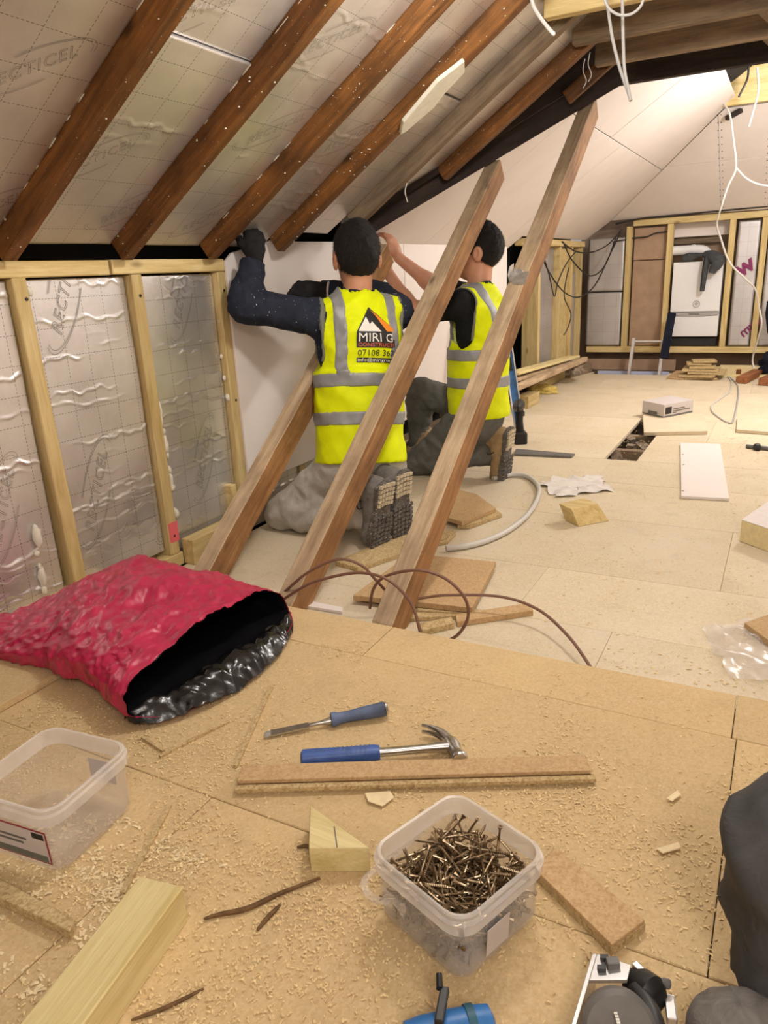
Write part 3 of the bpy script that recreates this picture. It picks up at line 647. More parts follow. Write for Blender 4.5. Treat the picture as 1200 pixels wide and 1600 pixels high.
fs = [(i*(nv+1)+j, (i+1)*(nv+1)+j, (i+1)*(nv+1)+j+1, i*(nv+1)+j+1) for i in range(nu) for j in range(nv)]
mb.add(vs, fs); mb.build('folded_lip', 'sackin', sk)
# ------------------------------------------------------------------ plastic tubs
def rsq(c, half, r, z, rot, n=6):
    pts = []
    for k, (sx, sy) in enumerate(((1, 1), (-1, 1), (-1, -1), (1, -1))):
        for i in range(n+1):
            t = math.pi/2*(k+i/n); pts.append(V((sx*(half-r)+r*math.cos(t), sy*(half-r)+r*math.sin(t), 0)))
    R = Matrix.Rotation(rot, 3, 'Z'); return [R @ p+V((c[0], c[1], z)) for p in pts]
def loft(mb, rings, close_first=False, close_last=False):
    n = len(rings[0]); k0 = len(mb.v)
    fs = [(i*n+j, i*n+(j+1) % n, (i+1)*n+(j+1) % n, (i+1)*n+j) for i in range(len(rings)-1) for j in range(n)]
    if close_first: fs.append(tuple(range(n-1, -1, -1)))
    if close_last: fs.append(tuple(range((len(rings)-1)*n, len(rings)*n)))
    mb.add([p for r in rings for p in r], fs); mb.smooth = True; return mb
def tub(label, c, half, h, rot, mat, taper=.88, rr=.030):
    t = thing('plastic_tub', label, 'tub', (c[0], c[1], PZ)); z = PZ+.001; t_ = .0016
    R_ = lambda hf, r, zz: rsq(c, hf, r, zz, rot)
    out = [R_(half*taper-.012, rr*.6, z), R_(half*taper-.003, rr*.75, z+.004), R_(half*taper, rr*.8, z+.012), R_(half*.965, rr, z+h-.03)]
    inn = [R_(half*.965-t_, rr-t_, z+h-.03), R_(half*taper-t_, rr*.8-t_, z+.013), R_(half*taper-.004-t_, rr*.7, z+.006), R_(half*taper-.014, rr*.55, z+.0035)]
    loft(MB(), out+inn, True, True).build('tub_body', mat, t)
    rim = [R_(half*.967, rr, z+h-.032), R_(half+.002, rr+.003, z+h-.030), R_(half+.004, rr+.004, z+h-.012), R_(half-.001, rr+.002, z+h-.010), R_(half+.001, rr+.003, z+h-.002), R_(half-.001, rr+.002, z+h), R_(half-.005, rr, z+h-.001), R_(half*.965-.0025, rr-.003, z+h-.031)]
    loft(MB(), rim+[rim[0]]).build('rim', 'rimclear', t)
    return t
tb = tub('cloudy square plastic tub full of bronze wood screws', (-.336, .783), .0915, .116, math.radians(-20.7), 'clear2', .93)
Rz = Matrix.Rotation(math.radians(-20.7), 3, 'Z'); tc = V((-.336, .783, 0))
def tl(x, y, z): return Rz @ V((x, y, 0))+tc+V((0, 0, z))
mb = MB().prism([tl(-.055, -.0965, .178), tl(-.005, -.0965, .178), tl(-.012, -.0965, .155), tl(-.035, -.0965, .168), tl(-.055, -.0965, .155)], Rz @ V((0, -.002, 0)))
mb.build('handle_tab', 'clear2', tb)
mb = MB(); mb.tube(catmull([tl(-.04, -.1, .162), tl(-.075, -.105, .152), tl(-.105, -.09, .150), tl(-.108, -.05, .152), tl(-.106, .0, .156), tl(-.104, .02, .165)], 5), .006, 6, flat=.35); mb.build('handle', 'clear2', tb)
MB().prism([tl(.0915, -.045, .13), tl(.0915, .0, .13), tl(.094, .0, .175), tl(.094, -.045, .175)], Rz @ V((.0008, 0, 0))).build('label', 'label', tb)
# screws, each a thing of its own, heaped in the tub
def screw_mesh(L, r):
    mb = MB(); seg = 7; n = 14; prof = [(.0004, 0), (r*.8, .004)]
    for i in range(n*2):
        z = .005+(L*.55)*i/(n*2); prof.append((r*(1.12 if i % 2 else .78), z))
    prof += [(r*.85, L*.57), (r*.85, L-.005), (r*2.1, L-.0005), (r*2.15, L), (r*.9, L), (r*.7, L-.001)]
    return mb.lathe(prof, (0, 0, -L/2), (0, 0, 1), seg).mesh('wood_screw', smooth=True)
SM = [screw_mesh(.058, .0020), screw_mesh(.048, .0019), screw_mesh(.066, .0021)]
for m_ in SM: m_.materials.append(MAT['screw'])
rs = random.Random(21); cnt = 0
fill = MB(); rq = random.Random(2)         # the screws deep in the tub, past counting
for i in range(620):
    x, y, z = rq.uniform(-.066, .066), rq.uniform(-.066, .066), PZ+.006+.062*rq.random(); az = rq.uniform(0, 6.283); e_ = rq.gauss(0, .12)
    d = Rz @ V((math.cos(az)*math.cos(e_), math.sin(az)*math.cos(e_), math.sin(e_)))*.014; p = tl(x, y, z); p.z = max(p.z, PZ+.007+abs(d.z)); fill.tube([p-d, p+d], .0021, 5)
    fill.lathe([(.001, 0), (.0042, .003), (.0042, .0036)], p+d, d, 6)
o = fill.build('wood_screws', 'screw'); o['kind'] = 'stuff'; tag(o, 'bronze wood screws deep in the cloudy tub, seen through its sides', 'screw')
def put_screw(p, d, k, label):
    global cnt
    o = bpy.data.objects.new('wood_screw', SM[k]); COL.objects.link(o)
    o.matrix_basis = frame(p, d, (.3, .2, .9)) @ Matrix.Rotation(math.pi/2, 4, 'Y'); cnt += 1
    tag(o, label, 'screw', 'screws heaped in the cloudy tub')
for i in range(290):
    lay = (i/290)**.55; x = rs.uniform(-.08, .08); y = rs.uniform(-.08, .08)
    base = .108+.080*lay; z = base+.012*math.exp(-((x+.02)**2+(y-.03)**2)/.0018)*lay+rs.uniform(-.004, .006)
    el = rs.gauss(0, .22) if rs.random() < .85 else rs.uniform(-.9, .9); az = rs.uniform(0, 6.283)
    d = V((math.cos(az)*math.cos(el), math.sin(az)*math.cos(el), math.sin(el))); k = rs.choice((0, 0, 1, 1, 2))
    L = (.058, .048, .066)[k]/2
    for ax in (0, 1):                       # keep both ends inside the walls
        lim = .082-abs(d[ax])*L; c_ = (x, y)[ax]; c_ = max(-lim, min(lim, c_))
        if ax: y = c_
        else: x = c_
    z = max(z, PZ+.008+abs(d.z)*L); put_screw(tl(x, y, z), Rz @ d, k, 'bronze wood screw lying in the heap inside the cloudy tub')
for (x, y, z, d, k) in ((.022, .062, .203, (.05, .1, 1), 0), (.062, .035, .191, (.75, .25, .25), 2), (.012, .035, .197, (.6, -.5, -.35), 2), (-.03, .06, .197, (.35, .2, .8), 1), (-.01, -.005, .195, (.9, -.25, .02), 2)):
    d = V(d).normalized(); L = (.058, .048, .066)[k]/2; put_screw(tl(x, y, z), Rz @ d, k, 'bronze wood screw standing upright out of the heap at the back of the cloudy tub' if d.z > .95 else ('bronze wood screw jutting up towards the right corner of the cloudy tub' if d.x > .8 and d.z > .2 else 'bronze wood screw lying in the heap inside the cloudy tub'))
t2 = tub('empty clear plastic tub with a printed label, beside the pink sack', (-1.035, .655), .0955, .128, math.radians(6), 'clear', .93)
Rz2 = Matrix.Rotation(math.radians(6), 3, 'Z'); c2 = V((-1.035, .655, 0))
def t2l(x, y, z): return Rz2 @ V((x, y, 0))+c2+V((0, 0, z))
def lab(x0, x1, z0, z1, mat, nm, dy=0, par=None):
    f = lambda z: -.089-(.0035)*(z-.1)/.128*1-.0008-dy
    return MB().prism([t2l(x0, f(z0), z0), t2l(x1, f(z0), z0), t2l(x1, f(z1), z1), t2l(x0, f(z1), z1)], Rz2 @ V((0, -.0004, 0))).build(nm, mat, par or t2)
lab(-.075, .075, .122, .186, 'red', 'label_border', .0004); lb_ = lab(-.072, .072, .125, .183, 'label', 'label', .0010)
lab(.045, .070, .170, .181, 'logoblk', 'label_print', .0016); lab(-.04, .03, .160, .164, 'ink', 'label_print', .0016); lab(-.04, .022, .151, .155, 'ink', 'label_print', .0016); lab(-.07, .07, .126, .138, 'piping', 'label_print', .0015)
MB().prism([t2l(.05, .0895, .135), t2l(-.01, .0895, .135), t2l(-.01, .0905, .18), t2l(.05, .0905, .18)], Rz2 @ V((0, .0005, 0))).build('label', 'label', t2)
# ------------------------------------------------------------------ hammer
hz = PZ+.018; hA = onz(470, 1186, hz); hB = onz(706, 1166, hz); hd = (hB-hA).normalized(); hn = V((-hd.y, hd.x, 0)); HL = (hB-hA).length
hm = thing('claw_hammer', 'claw hammer with blue rubber grip and bare steel head, lying on the deck', 'hammer', (hA+hB)/2-V((0, 0, hz-PZ)))
def hp(a, b, z=0.): return hA+hd*a+hn*b+V((0, 0, z))
def slab(mb, rows):
    """rows of (along, half width, half height, side offset): a rounded bar"""
    rings = []
    for a, w_, h, s_ in rows:
        rings.append([hp(a, s_+w_*math.copysign(abs(math.cos(t))**.6, math.cos(t)), h*math.copysign(abs(math.sin(t))**.6, math.sin(t))) for t in (2*math.pi*k/16 for k in range(16))])
    return loft(mb, rings, True, True)
g = HL*.52
slab(MB(), [(0, .010, .010, 0), (.004, .0165, .015, 0), (.03, .0165, .015, 0), (.09, .0145, .0135, 0), (g-.01, .0145, .0135, 0), (g, .0125, .0115, 0)]).build('grip', 'bluegrip', hm)
for i in range(13):
    a = .02+i*(g-.04)/13; mb = MB(); mb.tube([hp(a, -.0125, .0115), hp(a+.004, 0, .0152 if a < .05 else .0140), hp(a+.010, .0125, .0115)], .0009, 5); mb.build('grip_rib', 'bluegrey', hm)
slab(MB(), [(g-.004, .0085, .0075, 0), (g+.03, .0085, .0065, 0), (HL-.05, .0075, .0075, 0), (HL-.012, .011, .010, 0), (HL+.006, .012, .011, 0)]).build('shaft', 'steel', hm)
mb = MB()
def hring(pts): return loft(MB(), pts, True, True)
rg = []
for (b, a, r1, r2) in ((-.047, HL+.008, .0150, .0150), (-.044, HL+.008, .0165, .0165), (-.036, HL+.008, .0165, .0165), (-.031, HL+.007, .0125, .0125), (-.018, HL+.005, .0115, .0125), (.0, HL+.002, .0155, .0145), (.016, HL+.000, .0135, .0130), (.024, HL-.004, .012, .009)):
    rg.append([hp(a+r1*math.cos(t), b, r2*math.sin(t)) for t in (2*math.pi*k/20 for k in range(20))])
hring(rg).build('head', 'steel', hm)
for sgn in (-1, 1):
    mb = MB(); rg = []
    for (b, a, w_, h) in ((.018, HL-.003, .010, .0058), (.034, HL-.009, .009, .0052), (.050, HL-.021, .0075, .0048), (.062, HL-.037, .005, .0042), (.067, HL-.050, .002, .0035)):
        s_ = sgn*(.0052+.0022*((b-.018)/.05)); rg.append([hp(a+w_*math.cos(t)*.8, b+w_*math.cos(t)*.5, s_+h*math.sin(t)) for t in (2*math.pi*k/10 for k in range(10))])
    hring(rg).build('claw', 'steel', hm)
# ------------------------------------------------------------------ chisel
c0 = onz(413, 1148, PZ+.006); c1 = onz(604, 1108, PZ+.018); cd = (c1-c0).normalized(); cn = V((-cd.y, cd.x, 0)).normalized(); cu_ = cd.cross(cn); cu_ = cu_ if cu_.z > 0 else -cu_; CL = (c1-c0).length
ch = thing('wood_chisel', 'wood chisel with worn blue-grey plastic handle, lying above the hammer', 'chisel', (c0+c1)/2*1.0+V((0, 0, PZ-((c0+c1)/2).z)))
def cpp(a, b, z): return c0+cd*a+cn*b+cu_*z
MB().add([cpp(0, -.0095, -.002), cpp(0, .0095, -.002), cpp(0, .0095, -.0012), cpp(0, -.0095, -.0012), cpp(.014, -.0095, .0018), cpp(.014, .0095, .0018), cpp(CL*.36, -.0085, -.002), cpp(CL*.36, .0085, -.002), cpp(CL*.36, -.0085, .0022), cpp(CL*.36, .0085, .0022)],
         [(0, 1, 7, 6), (3, 4, 5, 2), (4, 8, 9, 5), (0, 3, 2, 1), (6, 7, 9, 8), (0, 6, 8, 4, 3), (1, 2, 5, 9, 7)]).build('blade', 'steel', ch)
MB().lathe([(.002, 0), (.0045, .004), (.0042, CL*.10), (.0075, CL*.17), (.008, CL*.19)], cpp(CL*.345, 0, 0), cd, 14).build('ferrule', 'steel', ch)
MB().lathe([(.009, 0), (.0155, .002), (.0155, .010), (.0125, .018), (.0118, .035), (.0135, .065), (.0155, CL*.455-.008), (.0145, CL*.455-.002)], cpp(CL*.535, 0, .002), cd, 18).build('handle', 'bluegrey', ch)
MB().lathe([(.0145, 0), (.0135, .004), (.010, .006)], cpp(CL*.987, 0, .002), cd, 18).build('end_cap', 'steel', ch)
# ------------------------------------------------------------------ chipboard strips and offcuts on the raised deck
def flat_prism(name, pts, z, t, mat, label, cat='offcut', group=None, bevel=.001):
    o = MB().prism([V((p[0], p[1], z)) for p in pts], (0, 0, t)).build(name, mat, bevel=bevel, seg=1); tag(o, label, cat, group); return o
def pxp(pts, z): return [onz(x, y, z) for x, y in pts]
t = thing('chipboard_strip', 'long grooved chipboard strip lying behind the tub of screws, in front of the hammer', 'offcut', onz(650, 1225, PZ))
a0, a1 = onz(368, 1243, PZ+.001), onz(931, 1227, PZ+.001); sd = (a1-a0).normalized(); sn = V((-sd.y, sd.x, 0)); L_ = (a1-a0).length
def sbox(b0, b1, z0, z1, l0=0, l1=0): return MB().prism([a0+sd*l0+sn*b0+V((0, 0, z0)), a1-sd*l1+sn*b0+V((0, 0, z0)), a1-sd*l1+sn*b1+V((0, 0, z0)), a0+sd*l0+sn*b1+V((0, 0, z0))], (0, 0, z1-z0))
sbox(.004, .052, 0, .0065).build('lower_layer', 'chipedge', t); sbox(.0, .052, .0065, .0135).build('middle_layer', 'chipedge', t); sbox(.014, .06, .0135, .022, .003, .006).build('top_face', 'chiptop', t, bevel=.0008, seg=1)
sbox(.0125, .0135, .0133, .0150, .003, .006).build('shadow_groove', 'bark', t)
w0 = pxp([(486, 1362), (580, 1362), (580, 1345)], PZ); A_, B_ = w0[0], w0[1]; dd = (B_-A_).normalized(); nn = V((-dd.y, dd.x, 0))
o = MB().prism([A_, B_, A_+nn*.098+dd*-.012], (0, 0, .047)).build('timber_wedge', 'palewood', bevel=.0012, seg=1)
tag(o, 'pale triangular timber offcut with a pencil line, touching the tub of screws', 'offcut')
MB().prism([A_+dd*.044+V((0, 0, .0471)), A_+dd*.046+V((0, 0, .0471)), A_+dd*.036+nn*.047+V((0, 0, .0471)), A_+dd*.034+nn*.047+V((0, 0, .0471))], (0, 0, .0004)).build('pencil_line', 'ink', o)
b0_ = onz(295, 1437, PZ); b1_ = onz(178, 1608, PZ); bd = (b1_-b0_).normalized(); bn = V((-bd.y, bd.x, 0)); bn = bn if bn.x < 0 else -bn
p0 = b0_+bn*.0375+V((0, 0, .0315)); o = beam('timber_post', p0, p0+bd*.62, .075, .063, 'palewood', None, bevel=.002); tag(o, 'thick pale planed timber length at the bottom left of the deck', 'timber')
f4 = pxp([(834, 1372), (956, 1494), (1008, 1454), (868, 1338)], PZ+.001)
t = thing('chipboard_offcut', 'chipboard offcut with a rough edge, between the tub of screws and the circular saw', 'offcut', sum(f4, V())/4)
MB().prism(f4, (0, 0, .012)).build('core', 'chipedge', t); k = sum(f4, V())/4
MB().prism([k+(p-k)*.985+V((0, 0, .0121)) for p in f4], (0, 0, .007)).build('face', 'chiptop', t, bevel=.0008, seg=1)
flat_prism('chipboard_offcut', pxp([(-60, 1385), (4, 1418), (112, 1470), (120, 1452), (20, 1396), (-40, 1365)], PZ), PZ+.001, .018, 'chipedge', 'dark edged chipboard strip below the clear empty tub at the left edge', group=None)
def stick(name, pts, r, mat, label, z=PZ, cat='splinter', group='splinters on the deck'):
    q = [onz(x, y, z+r) for x, y in pts]; q = catmull(q, 4); n = len(q)
    o = MB().tube(q, [r*(.5+.7*math.sin(math.pi*min(.95, (i+.4)/n))) for i in range(n)], 6).build(name, mat); tag(o, label, cat, group); return o
stick('bark_splinter', [(318, 1436), (345, 1428), (385, 1420), (440, 1395), (500, 1372)], .0035, 'bark', 'long dark bark splinter below the triangular timber offcut')
stick('bark_splinter', [(402, 1453), (420, 1432), (438, 1414)], .003, 'bark', 'short dark splinter just below the long bark splinter')
stick('bark_splinter', [(205, 1594), (260, 1574), (318, 1545)], .0025, 'bark', 'thin dark splinter right of the thick pale timber')
stick('bark_splinter', [(464, 1324), (478, 1322), (490, 1326)], .003, 'bark', 'tiny dark twig at the left of the triangular timber offcut')
def tongue(pts, r, label, mat='chipedge'):
    a, b = (onz(x, y, PZ+.003) for x, y in pts); d = (b-a).normalized(); n = V((-d.y, d.x, 0))*r
    o = MB().prism([a-n-V((0, 0, .003)), b-n-V((0, 0, .003)), b+n-V((0, 0, .003)), a+n-V((0, 0, .003))], (0, 0, .006)).build('chipboard_sliver', mat); tag(o, label, 'offcut', 'thin chipboard slivers on the deck')
tongue([(250, 1182), (357, 1127)], .004, 'thin chipboard sliver lying in front of the sack mouth')
tongue([(222, 1152), (256, 1174)], .003, 'short thin chipboard sliver at the near corner of the sack')
tongue([(368, 1198), (424, 1074)], .004, 'thin chipboard sliver left of the chisel and hammer')
tongue([(192, 1396), (266, 1258)], .004, 'thin chipboard sliver right of the clear empty tub')
for pts, lab_ in (([(565, 1196), (600, 1190), (665, 1194), (612, 1202)], 'small torn chipboard flake beside the hammer shaft'), ([(570, 1243), (610, 1240), (616, 1250), (598, 1264), (575, 1256)], 'small torn paper flake in front of the grooved strip'), ([(1025, 1330), (1060, 1320), (1064, 1330), (1035, 1338)], 'pale curled wood flake in the sawdust right of the tub'), ([(1040, 1252), (1058, 1238), (1064, 1246), (1050, 1256)], 'small dark wood flake above the pale curled flake')):
    flat_prism('wood_flake', pxp(pts, PZ), PZ+.004, .0025, 'shaving', lab_, 'flake')
# board under the left end of the sack
flat_prism('chipboard_offcut', [(-1.93, .80), (-1.475, .845), (-1.475, 1.02), (-1.93, 1.13)], PZ+.0008, .018, 'chip', 'flat chipboard board under the tail of the pink sack')
# ------------------------------------------------------------------ circular saw at the bottom of the frame
sv = thing('circular_saw', 'grey circular saw with steel base plate, lying at the bottom edge', 'circular saw', (-.105, .73, PZ))
def sw(mb, nm, mat, **k): return mb.build(nm, mat, sv, **k)
s0 = onz(925, 1490, PZ+.05); s1 = onz(888, 1615, PZ+.06); d1 = (s1-s0).normalized(); r1 = V((.9, .35, .1)).normalized()
sw(MB().prism([s0, s0+d1*.17, s0+d1*.17+r1*.006, s0+r1*.006], (0, 0, -.055)), 'base_edge', 'alu', bevel=.001)
sw(MB().prism([s0+r1*.006, s0+d1*.045+r1*.006, s0+d1*.045+r1*.052, s0+d1*.02+r1*.052], (0, 0, -.006)), 'base_plate', 'alu', bevel=.001)
sw(MB().box(s0+d1*.022+r1*.03+V((0, 0, .004)), (.016, .012, .012), Matrix.Rotation(.5, 3, 'Z')), 'depth_clamp', 'greypl', bevel=.002)
for q in (.012, .03): sw(MB().box(s0+d1*q+r1*.018+V((0, 0, .003)), (.010, .006, .008), Matrix.Rotation(.4, 3, 'Z')), 'plate_slot', 'blackpl')
sc_ = onz(965, 1602, PZ+.055); ax = V((.30, -.80, .52)).normalized()
sw(MB().lathe([(.01, -.012), (.030, -.012), (.040, -.006), (.042, .010), (.037, .016), (.015, .018)], sc_, ax, 40), 'blade_guard', 'greypl')
sw(MB().lathe([(.006, 0), (.014, 0), (.014, .010), (.008, .012)], sc_+ax*.016-V((0, .01, .01)), ax, 24), 'arbor_cap', 'blackpl')
c_ = onz(1010, 1535, PZ+.05); sw(MB().lathe([(.008, -.022), (.020, -.020), (.024, -.006), (.023, .012), (.015, .02), (.006, .021)], c_-V((0, 0, .015)), V((.8, -.45, .3)), 28), 'motor_housing', 'blackpl')
sw(MB().box(onz(1048, 1578, PZ+.03), (.012, .034, .012), Matrix.Rotation(.25, 3, 'Z')), 'bevel_lock', 'alu', bevel=.002)
sw(MB().box(onz(1000, 1515, PZ+.05), (.022, .008, .006), Matrix.Rotation(-.6, 3, 'Z')), 'lower_guard_lever', 'alu', bevel=.002)
sw(MB().lathe([(.002, 0), (.006, .001), (.006, .008), (.003, .010)], onz(1036, 1535, PZ+.045), V((.8, -.3, .4)), 14), 'knob', 'greypl')
sw(MB().tube(catmull([c_+V((-.01, -.01, -.01)), c_+V((.015, -.05, .0)), c_+V((.03, -.11, .0)), c_+V((.02, -.18, -.02))], 5), .014, 12), 'handle', 'blackpl')
for k in range(4):
    q = onz(962+k*1.5, 1583+k*5, PZ+.085); sw(MB().box(q, (.004, .0025, .001), Matrix.Rotation(.5, 3, 'Z')), 'print_mark', 'logowht')
# ------------------------------------------------------------------ blue drill at the bottom of the frame
dr = thing('power_drill', 'blue cordless drill with black chuck bit, at the bottom edge below the screw tub', 'drill', (-.31, .60, PZ))
e0 = onz(668, 1624, PZ+.028); e1 = onz(772, 1600, PZ+.028); ed = (e1-e0).normalized()
MB().lathe([(.012, -.03), (.023, -.025), (.0255, -.005), (.0255, .03), (.024, (e1-e0).length-.02), (.022, (e1-e0).length-.004), (.012, (e1-e0).length)], e0, ed, 28).build('motor_body', 'bluepl', dr)
MB().lathe([(.0268, 0), (.0268, .010)], e0+ed*.05, ed, 28).build('collar_ring', 'tealpl', dr)
q0 = onz(694, 1600, PZ+.07); q1 = onz(687, 1545, PZ+.075); q2 = onz(686, 1522, PZ+.078); MB().box((q0+q1)/2, (.011, .045, .009), Matrix.Rotation(.25, 3, 'Z')).build('belt_clip', 'blackpl', dr, bevel=.002)
MB().tube([q1, q2], [.0045, .004], 10).build('hex_bit', 'blackpl', dr)
MB().tube([e0+ed*.02-V((0, 0, .005)), e0+ed*.0+V((-.02, -.12, -.01))], [.02, .018], 14).build('grip', 'blackpl', dr)
# ------------------------------------------------------------------ things on the lower deck
def slabq(name, pts, t, mat, label, cat='board', z=0., tilt=0., group=None, bevel=.001):
    q = [onz(x, y, z) for x, y in pts]; o = MB().prism(q, (0, 0, t)).build(name, mat, bevel=bevel, seg=1); tag(o, label, cat, group); return o
G = 'loose chipboard offcuts around the struts'
slabq('chipboard_offcut', [(524, 884), (560, 894), (700, 846), (712, 835), (640, 838), (575, 862)], .018, 'chipedge', 'narrow chipboard plank on edge of the boot, between middle and rightmost struts', 'offcut', .001, group=G)
slabq('chipboard_offcut', [(690, 812), (722, 822), (775, 800), (745, 778), (715, 770)], .018, 'chiptop', 'square chipboard offcut right of the tallest strut, on a darker splintered piece', 'offcut', .019, group=G)
slabq('chipboard_offcut', [(715, 826), (735, 826), (784, 808), (768, 796), (720, 806)], .016, 'chipedge', 'splintered chipboard piece under the square offcut right of the tallest strut', 'offcut', .002, group=G)
slabq('chipboard_offcut', [(655, 858), (700, 850), (712, 838), (668, 842)], .012, 'chipedge', 'small chipboard bit behind the tallest strut, by the conduit end', 'offcut', .001, group=G)
slabq('chipboard_offcut', [(552, 938), (738, 958), (775, 885), (640, 872)], .018, 'chiptop', 'large square chipboard offcut under the foot of the tallest strut', 'offcut', .016, group=G)
slabq('chipboard_offcut', [(622, 972), (746, 966), (752, 958), (600, 950), (600, 962)], .012, 'chipedge', 'chipboard piece lying below the large square offcut at the strut foot', 'offcut', .002, group=G)
slabq('chipboard_offcut', [(714, 980), (833, 962), (826, 950), (712, 968)], .018, 'chiptop', 'narrow chipboard strip in front of the large square offcut, within the cable loop', 'offcut', .001, group=G)
slabq('chipboard_offcut', [(660, 994), (710, 982), (706, 972), (655, 982)], .018, 'chipedge', 'stub of chipboard strip at the deck step under the cable loop', 'offcut', .001, group=G)
slabq('trim_strip', [(474, 950), (535, 960), (536, 953), (484, 943)], .01, 'plasterb', 'short white trim strip on the deck between left and middle struts', 'trim', .001)
def crumpled(name, corners, mat, label, cat, amp, fr, z=.002, nx=30, ny=22, rag=.03):
    mb = MB(); mb.smooth = True; vs = []; c00, c10, c11, c01 = corners
    for i in range(nx+1):
        for j in range(ny+1):
            a, b = i/nx, j/ny; p = (c00*(1-a)+c10*a)*(1-b)+(c01*(1-a)+c11*a)*b
            p.x += rag*noise.noise(V((a*5, b*5, 8+fr))); p.y += rag*noise.noise(V((a*5, b*5, 18+fr)))
            p.z = max(z, z+.002+amp*(abs(noise.noise(V((p.x*fr, p.y*fr, 1))))+.8*noise.noise(V((p.x*fr*2.6, p.y*fr*2.6, 3))))); vs.append(p)
    mb.add(vs, [(i*(ny+1)+j, (i+1)*(ny+1)+j, (i+1)*(ny+1)+j+1, i*(ny+1)+j+1) for i in range(nx) for j in range(ny)]); return tag(mb.build(name, mat), label, cat)
crumpled('paper_sheet', [onz(*p, 0) for p in ((842, 752), (865, 778), (958, 768), (935, 744))], 'paper', 'crumpled white paper sheet on the deck right of the conduit', 'paper', .016, 9, rag=.06)
slabq('plasterboard_strip', [(1063, 695), (1125, 697), (1139, 783), (1064, 779)], .0125, 'plasterb', 'white plasterboard rectangle lying on the deck with small screw holes', 'board', .001)
for (x, y) in ((1067, 710), (1068, 726), (1067, 767)):
    MB().lathe([(.006, 0), (.006, .0006)], onz(x, y, .0136), (0, 0, 1), 8).build('hole', 'ink', bpy.data.objects['plasterboard_strip'])
wq = [onz(904, 823, .001), onz(952, 814, .001)]; wd = wq[1]-wq[0]; wn = V((-wd.y, wd.x, 0)).normalized()
o = MB().prism([wq[0], wq[1], wq[1]+V((-.05, .0, .07)), wq[0]+V((-.03, 0, .07))], wn*.09).build('timber_block', 'newwood', bevel=.0015, seg=1); tag(o, 'small slant-cut pale timber block alone in the middle of the deck', 'block')
fb0 = onz(1155, 846, .001); fb1 = onz(1222, 870, .001); fbd = V((.10, .34, 0)); fo = thing('foam_board', 'thick yellow foam insulation block with white face at the right edge', 'insulation', (fb0+fb1)/2)
MB().prism([fb0, fb1, fb1+fbd, fb0+fbd], (0, 0, .082)).build('foam_core', 'pir', fo, bevel=.002, seg=1)
MB().prism([p+V((0, 0, .083)) for p in (fb0, fb1, fb1+fbd, fb0+fbd)], (0, 0, .002)).build('white_facing', 'paper', fo)
slabq('chipboard_offcut', [(1162, 982), (1200, 1010), (1260, 990), (1210, 965)], .018, 'chiptop', 'chipboard offcut on plastic film at the right edge', 'offcut', .006)
crumpled('plastic_film', [onz(*p, 0) for p in ((1098, 985), (1140, 1062), (1290, 1075), (1230, 965))], 'film', 'crumpled sheet of clear plastic film lying at the deck step, right edge', 'plastic film', .022, 10, .0012)
# box of fixings
k0, k1, k2 = onz(1037, 653, .024), onz(1011, 646, .024), onz(1064, 645, .024)
k2 = k0+(k2-k0); bxo = thing('carton_box', 'small white printed carton box on the loose floor board by the hole', 'box', (k0+k1+k2)/3)
top = V((0, 0, .085)); k1 = k0+V((-.16, .14, 0)); k2 = k0+V((.15, .24, 0)); k3 = k1+(k2-k0)
MB().prism([k0, k1, k3, k2], top).build('carton', 'label', bxo, bevel=.001, seg=1)
def onface(a, b, u0, u1, v0, v1, mat, nm):
    d = b-a; n = d.cross(V((0, 0, 1))).normalized(); n = n if n.y < 0 else -n
    P = lambda u, v: a+d*u+top*v+n*.0006
    MB().prism([P(u0, v0), P(u1, v0), P(u1, v1), P(u0, v1)], n*.0008).build(nm, mat, bxo)
onface(k0, k2, .04, .25, .25, .78, 'logoblk', 'logo_patch'); onface(k0, k2, .3, .7, .52, .6, 'ink', 'print_line'); onface(k0, k2, .3, .88, .36, .44, 'ink', 'print_line'); onface(k0, k2, .3, .42, .25, .31, 'ink', 'print_line'); onface(k0, k2, .02, .98, .02, .14, 'greypl', 'print_band')
onface(k0, k1, .3, .72, .12, .36, 'ink', 'print_line'); onface(k0, k1, .03, .97, .02, .10, 'greypl', 'print_band')
slabq('floor_board', [(1006, 681), (1105, 679), (1100, 651), (1004, 651)], .022, 'chipfar', 'loose chipboard floor board partly covering the hole, with the carton box on it', 'board', .001)
slabq('floor_board', [(1150, 676), (1215, 681), (1215, 654), (1152, 655)], .02, 'chipfar', 'loose chipboard floor board at the right edge beside the cable loops', 'board', .001)
o = MB().tube([onz(1166, 697, .012), onz(1215, 702, .012)], .011, 8).build('bar_clamp', 'greypl'); tag(o, 'dark bar tool with a knob lying on the deck at the right edge', 'tool')
MB().lathe([(.02, -.012), (.024, 0), (.02, .012)], onz(1183, 699, .016), V((.8, .4, 0)), 12).build('knob', 'blackpl', o)
# white conduit
cable('conduit_pipe', [onz(x, y, .013) for x, y in ((697, 857), (730, 853), (765, 843), (800, 825), (828, 800), (842, 772), (838, 755), (822, 744), (800, 742), (770, 748))], .011, 'whitecab', 'curved white plastic conduit pipe on the deck beside the tallest strut', cat='pipe', seg=12)
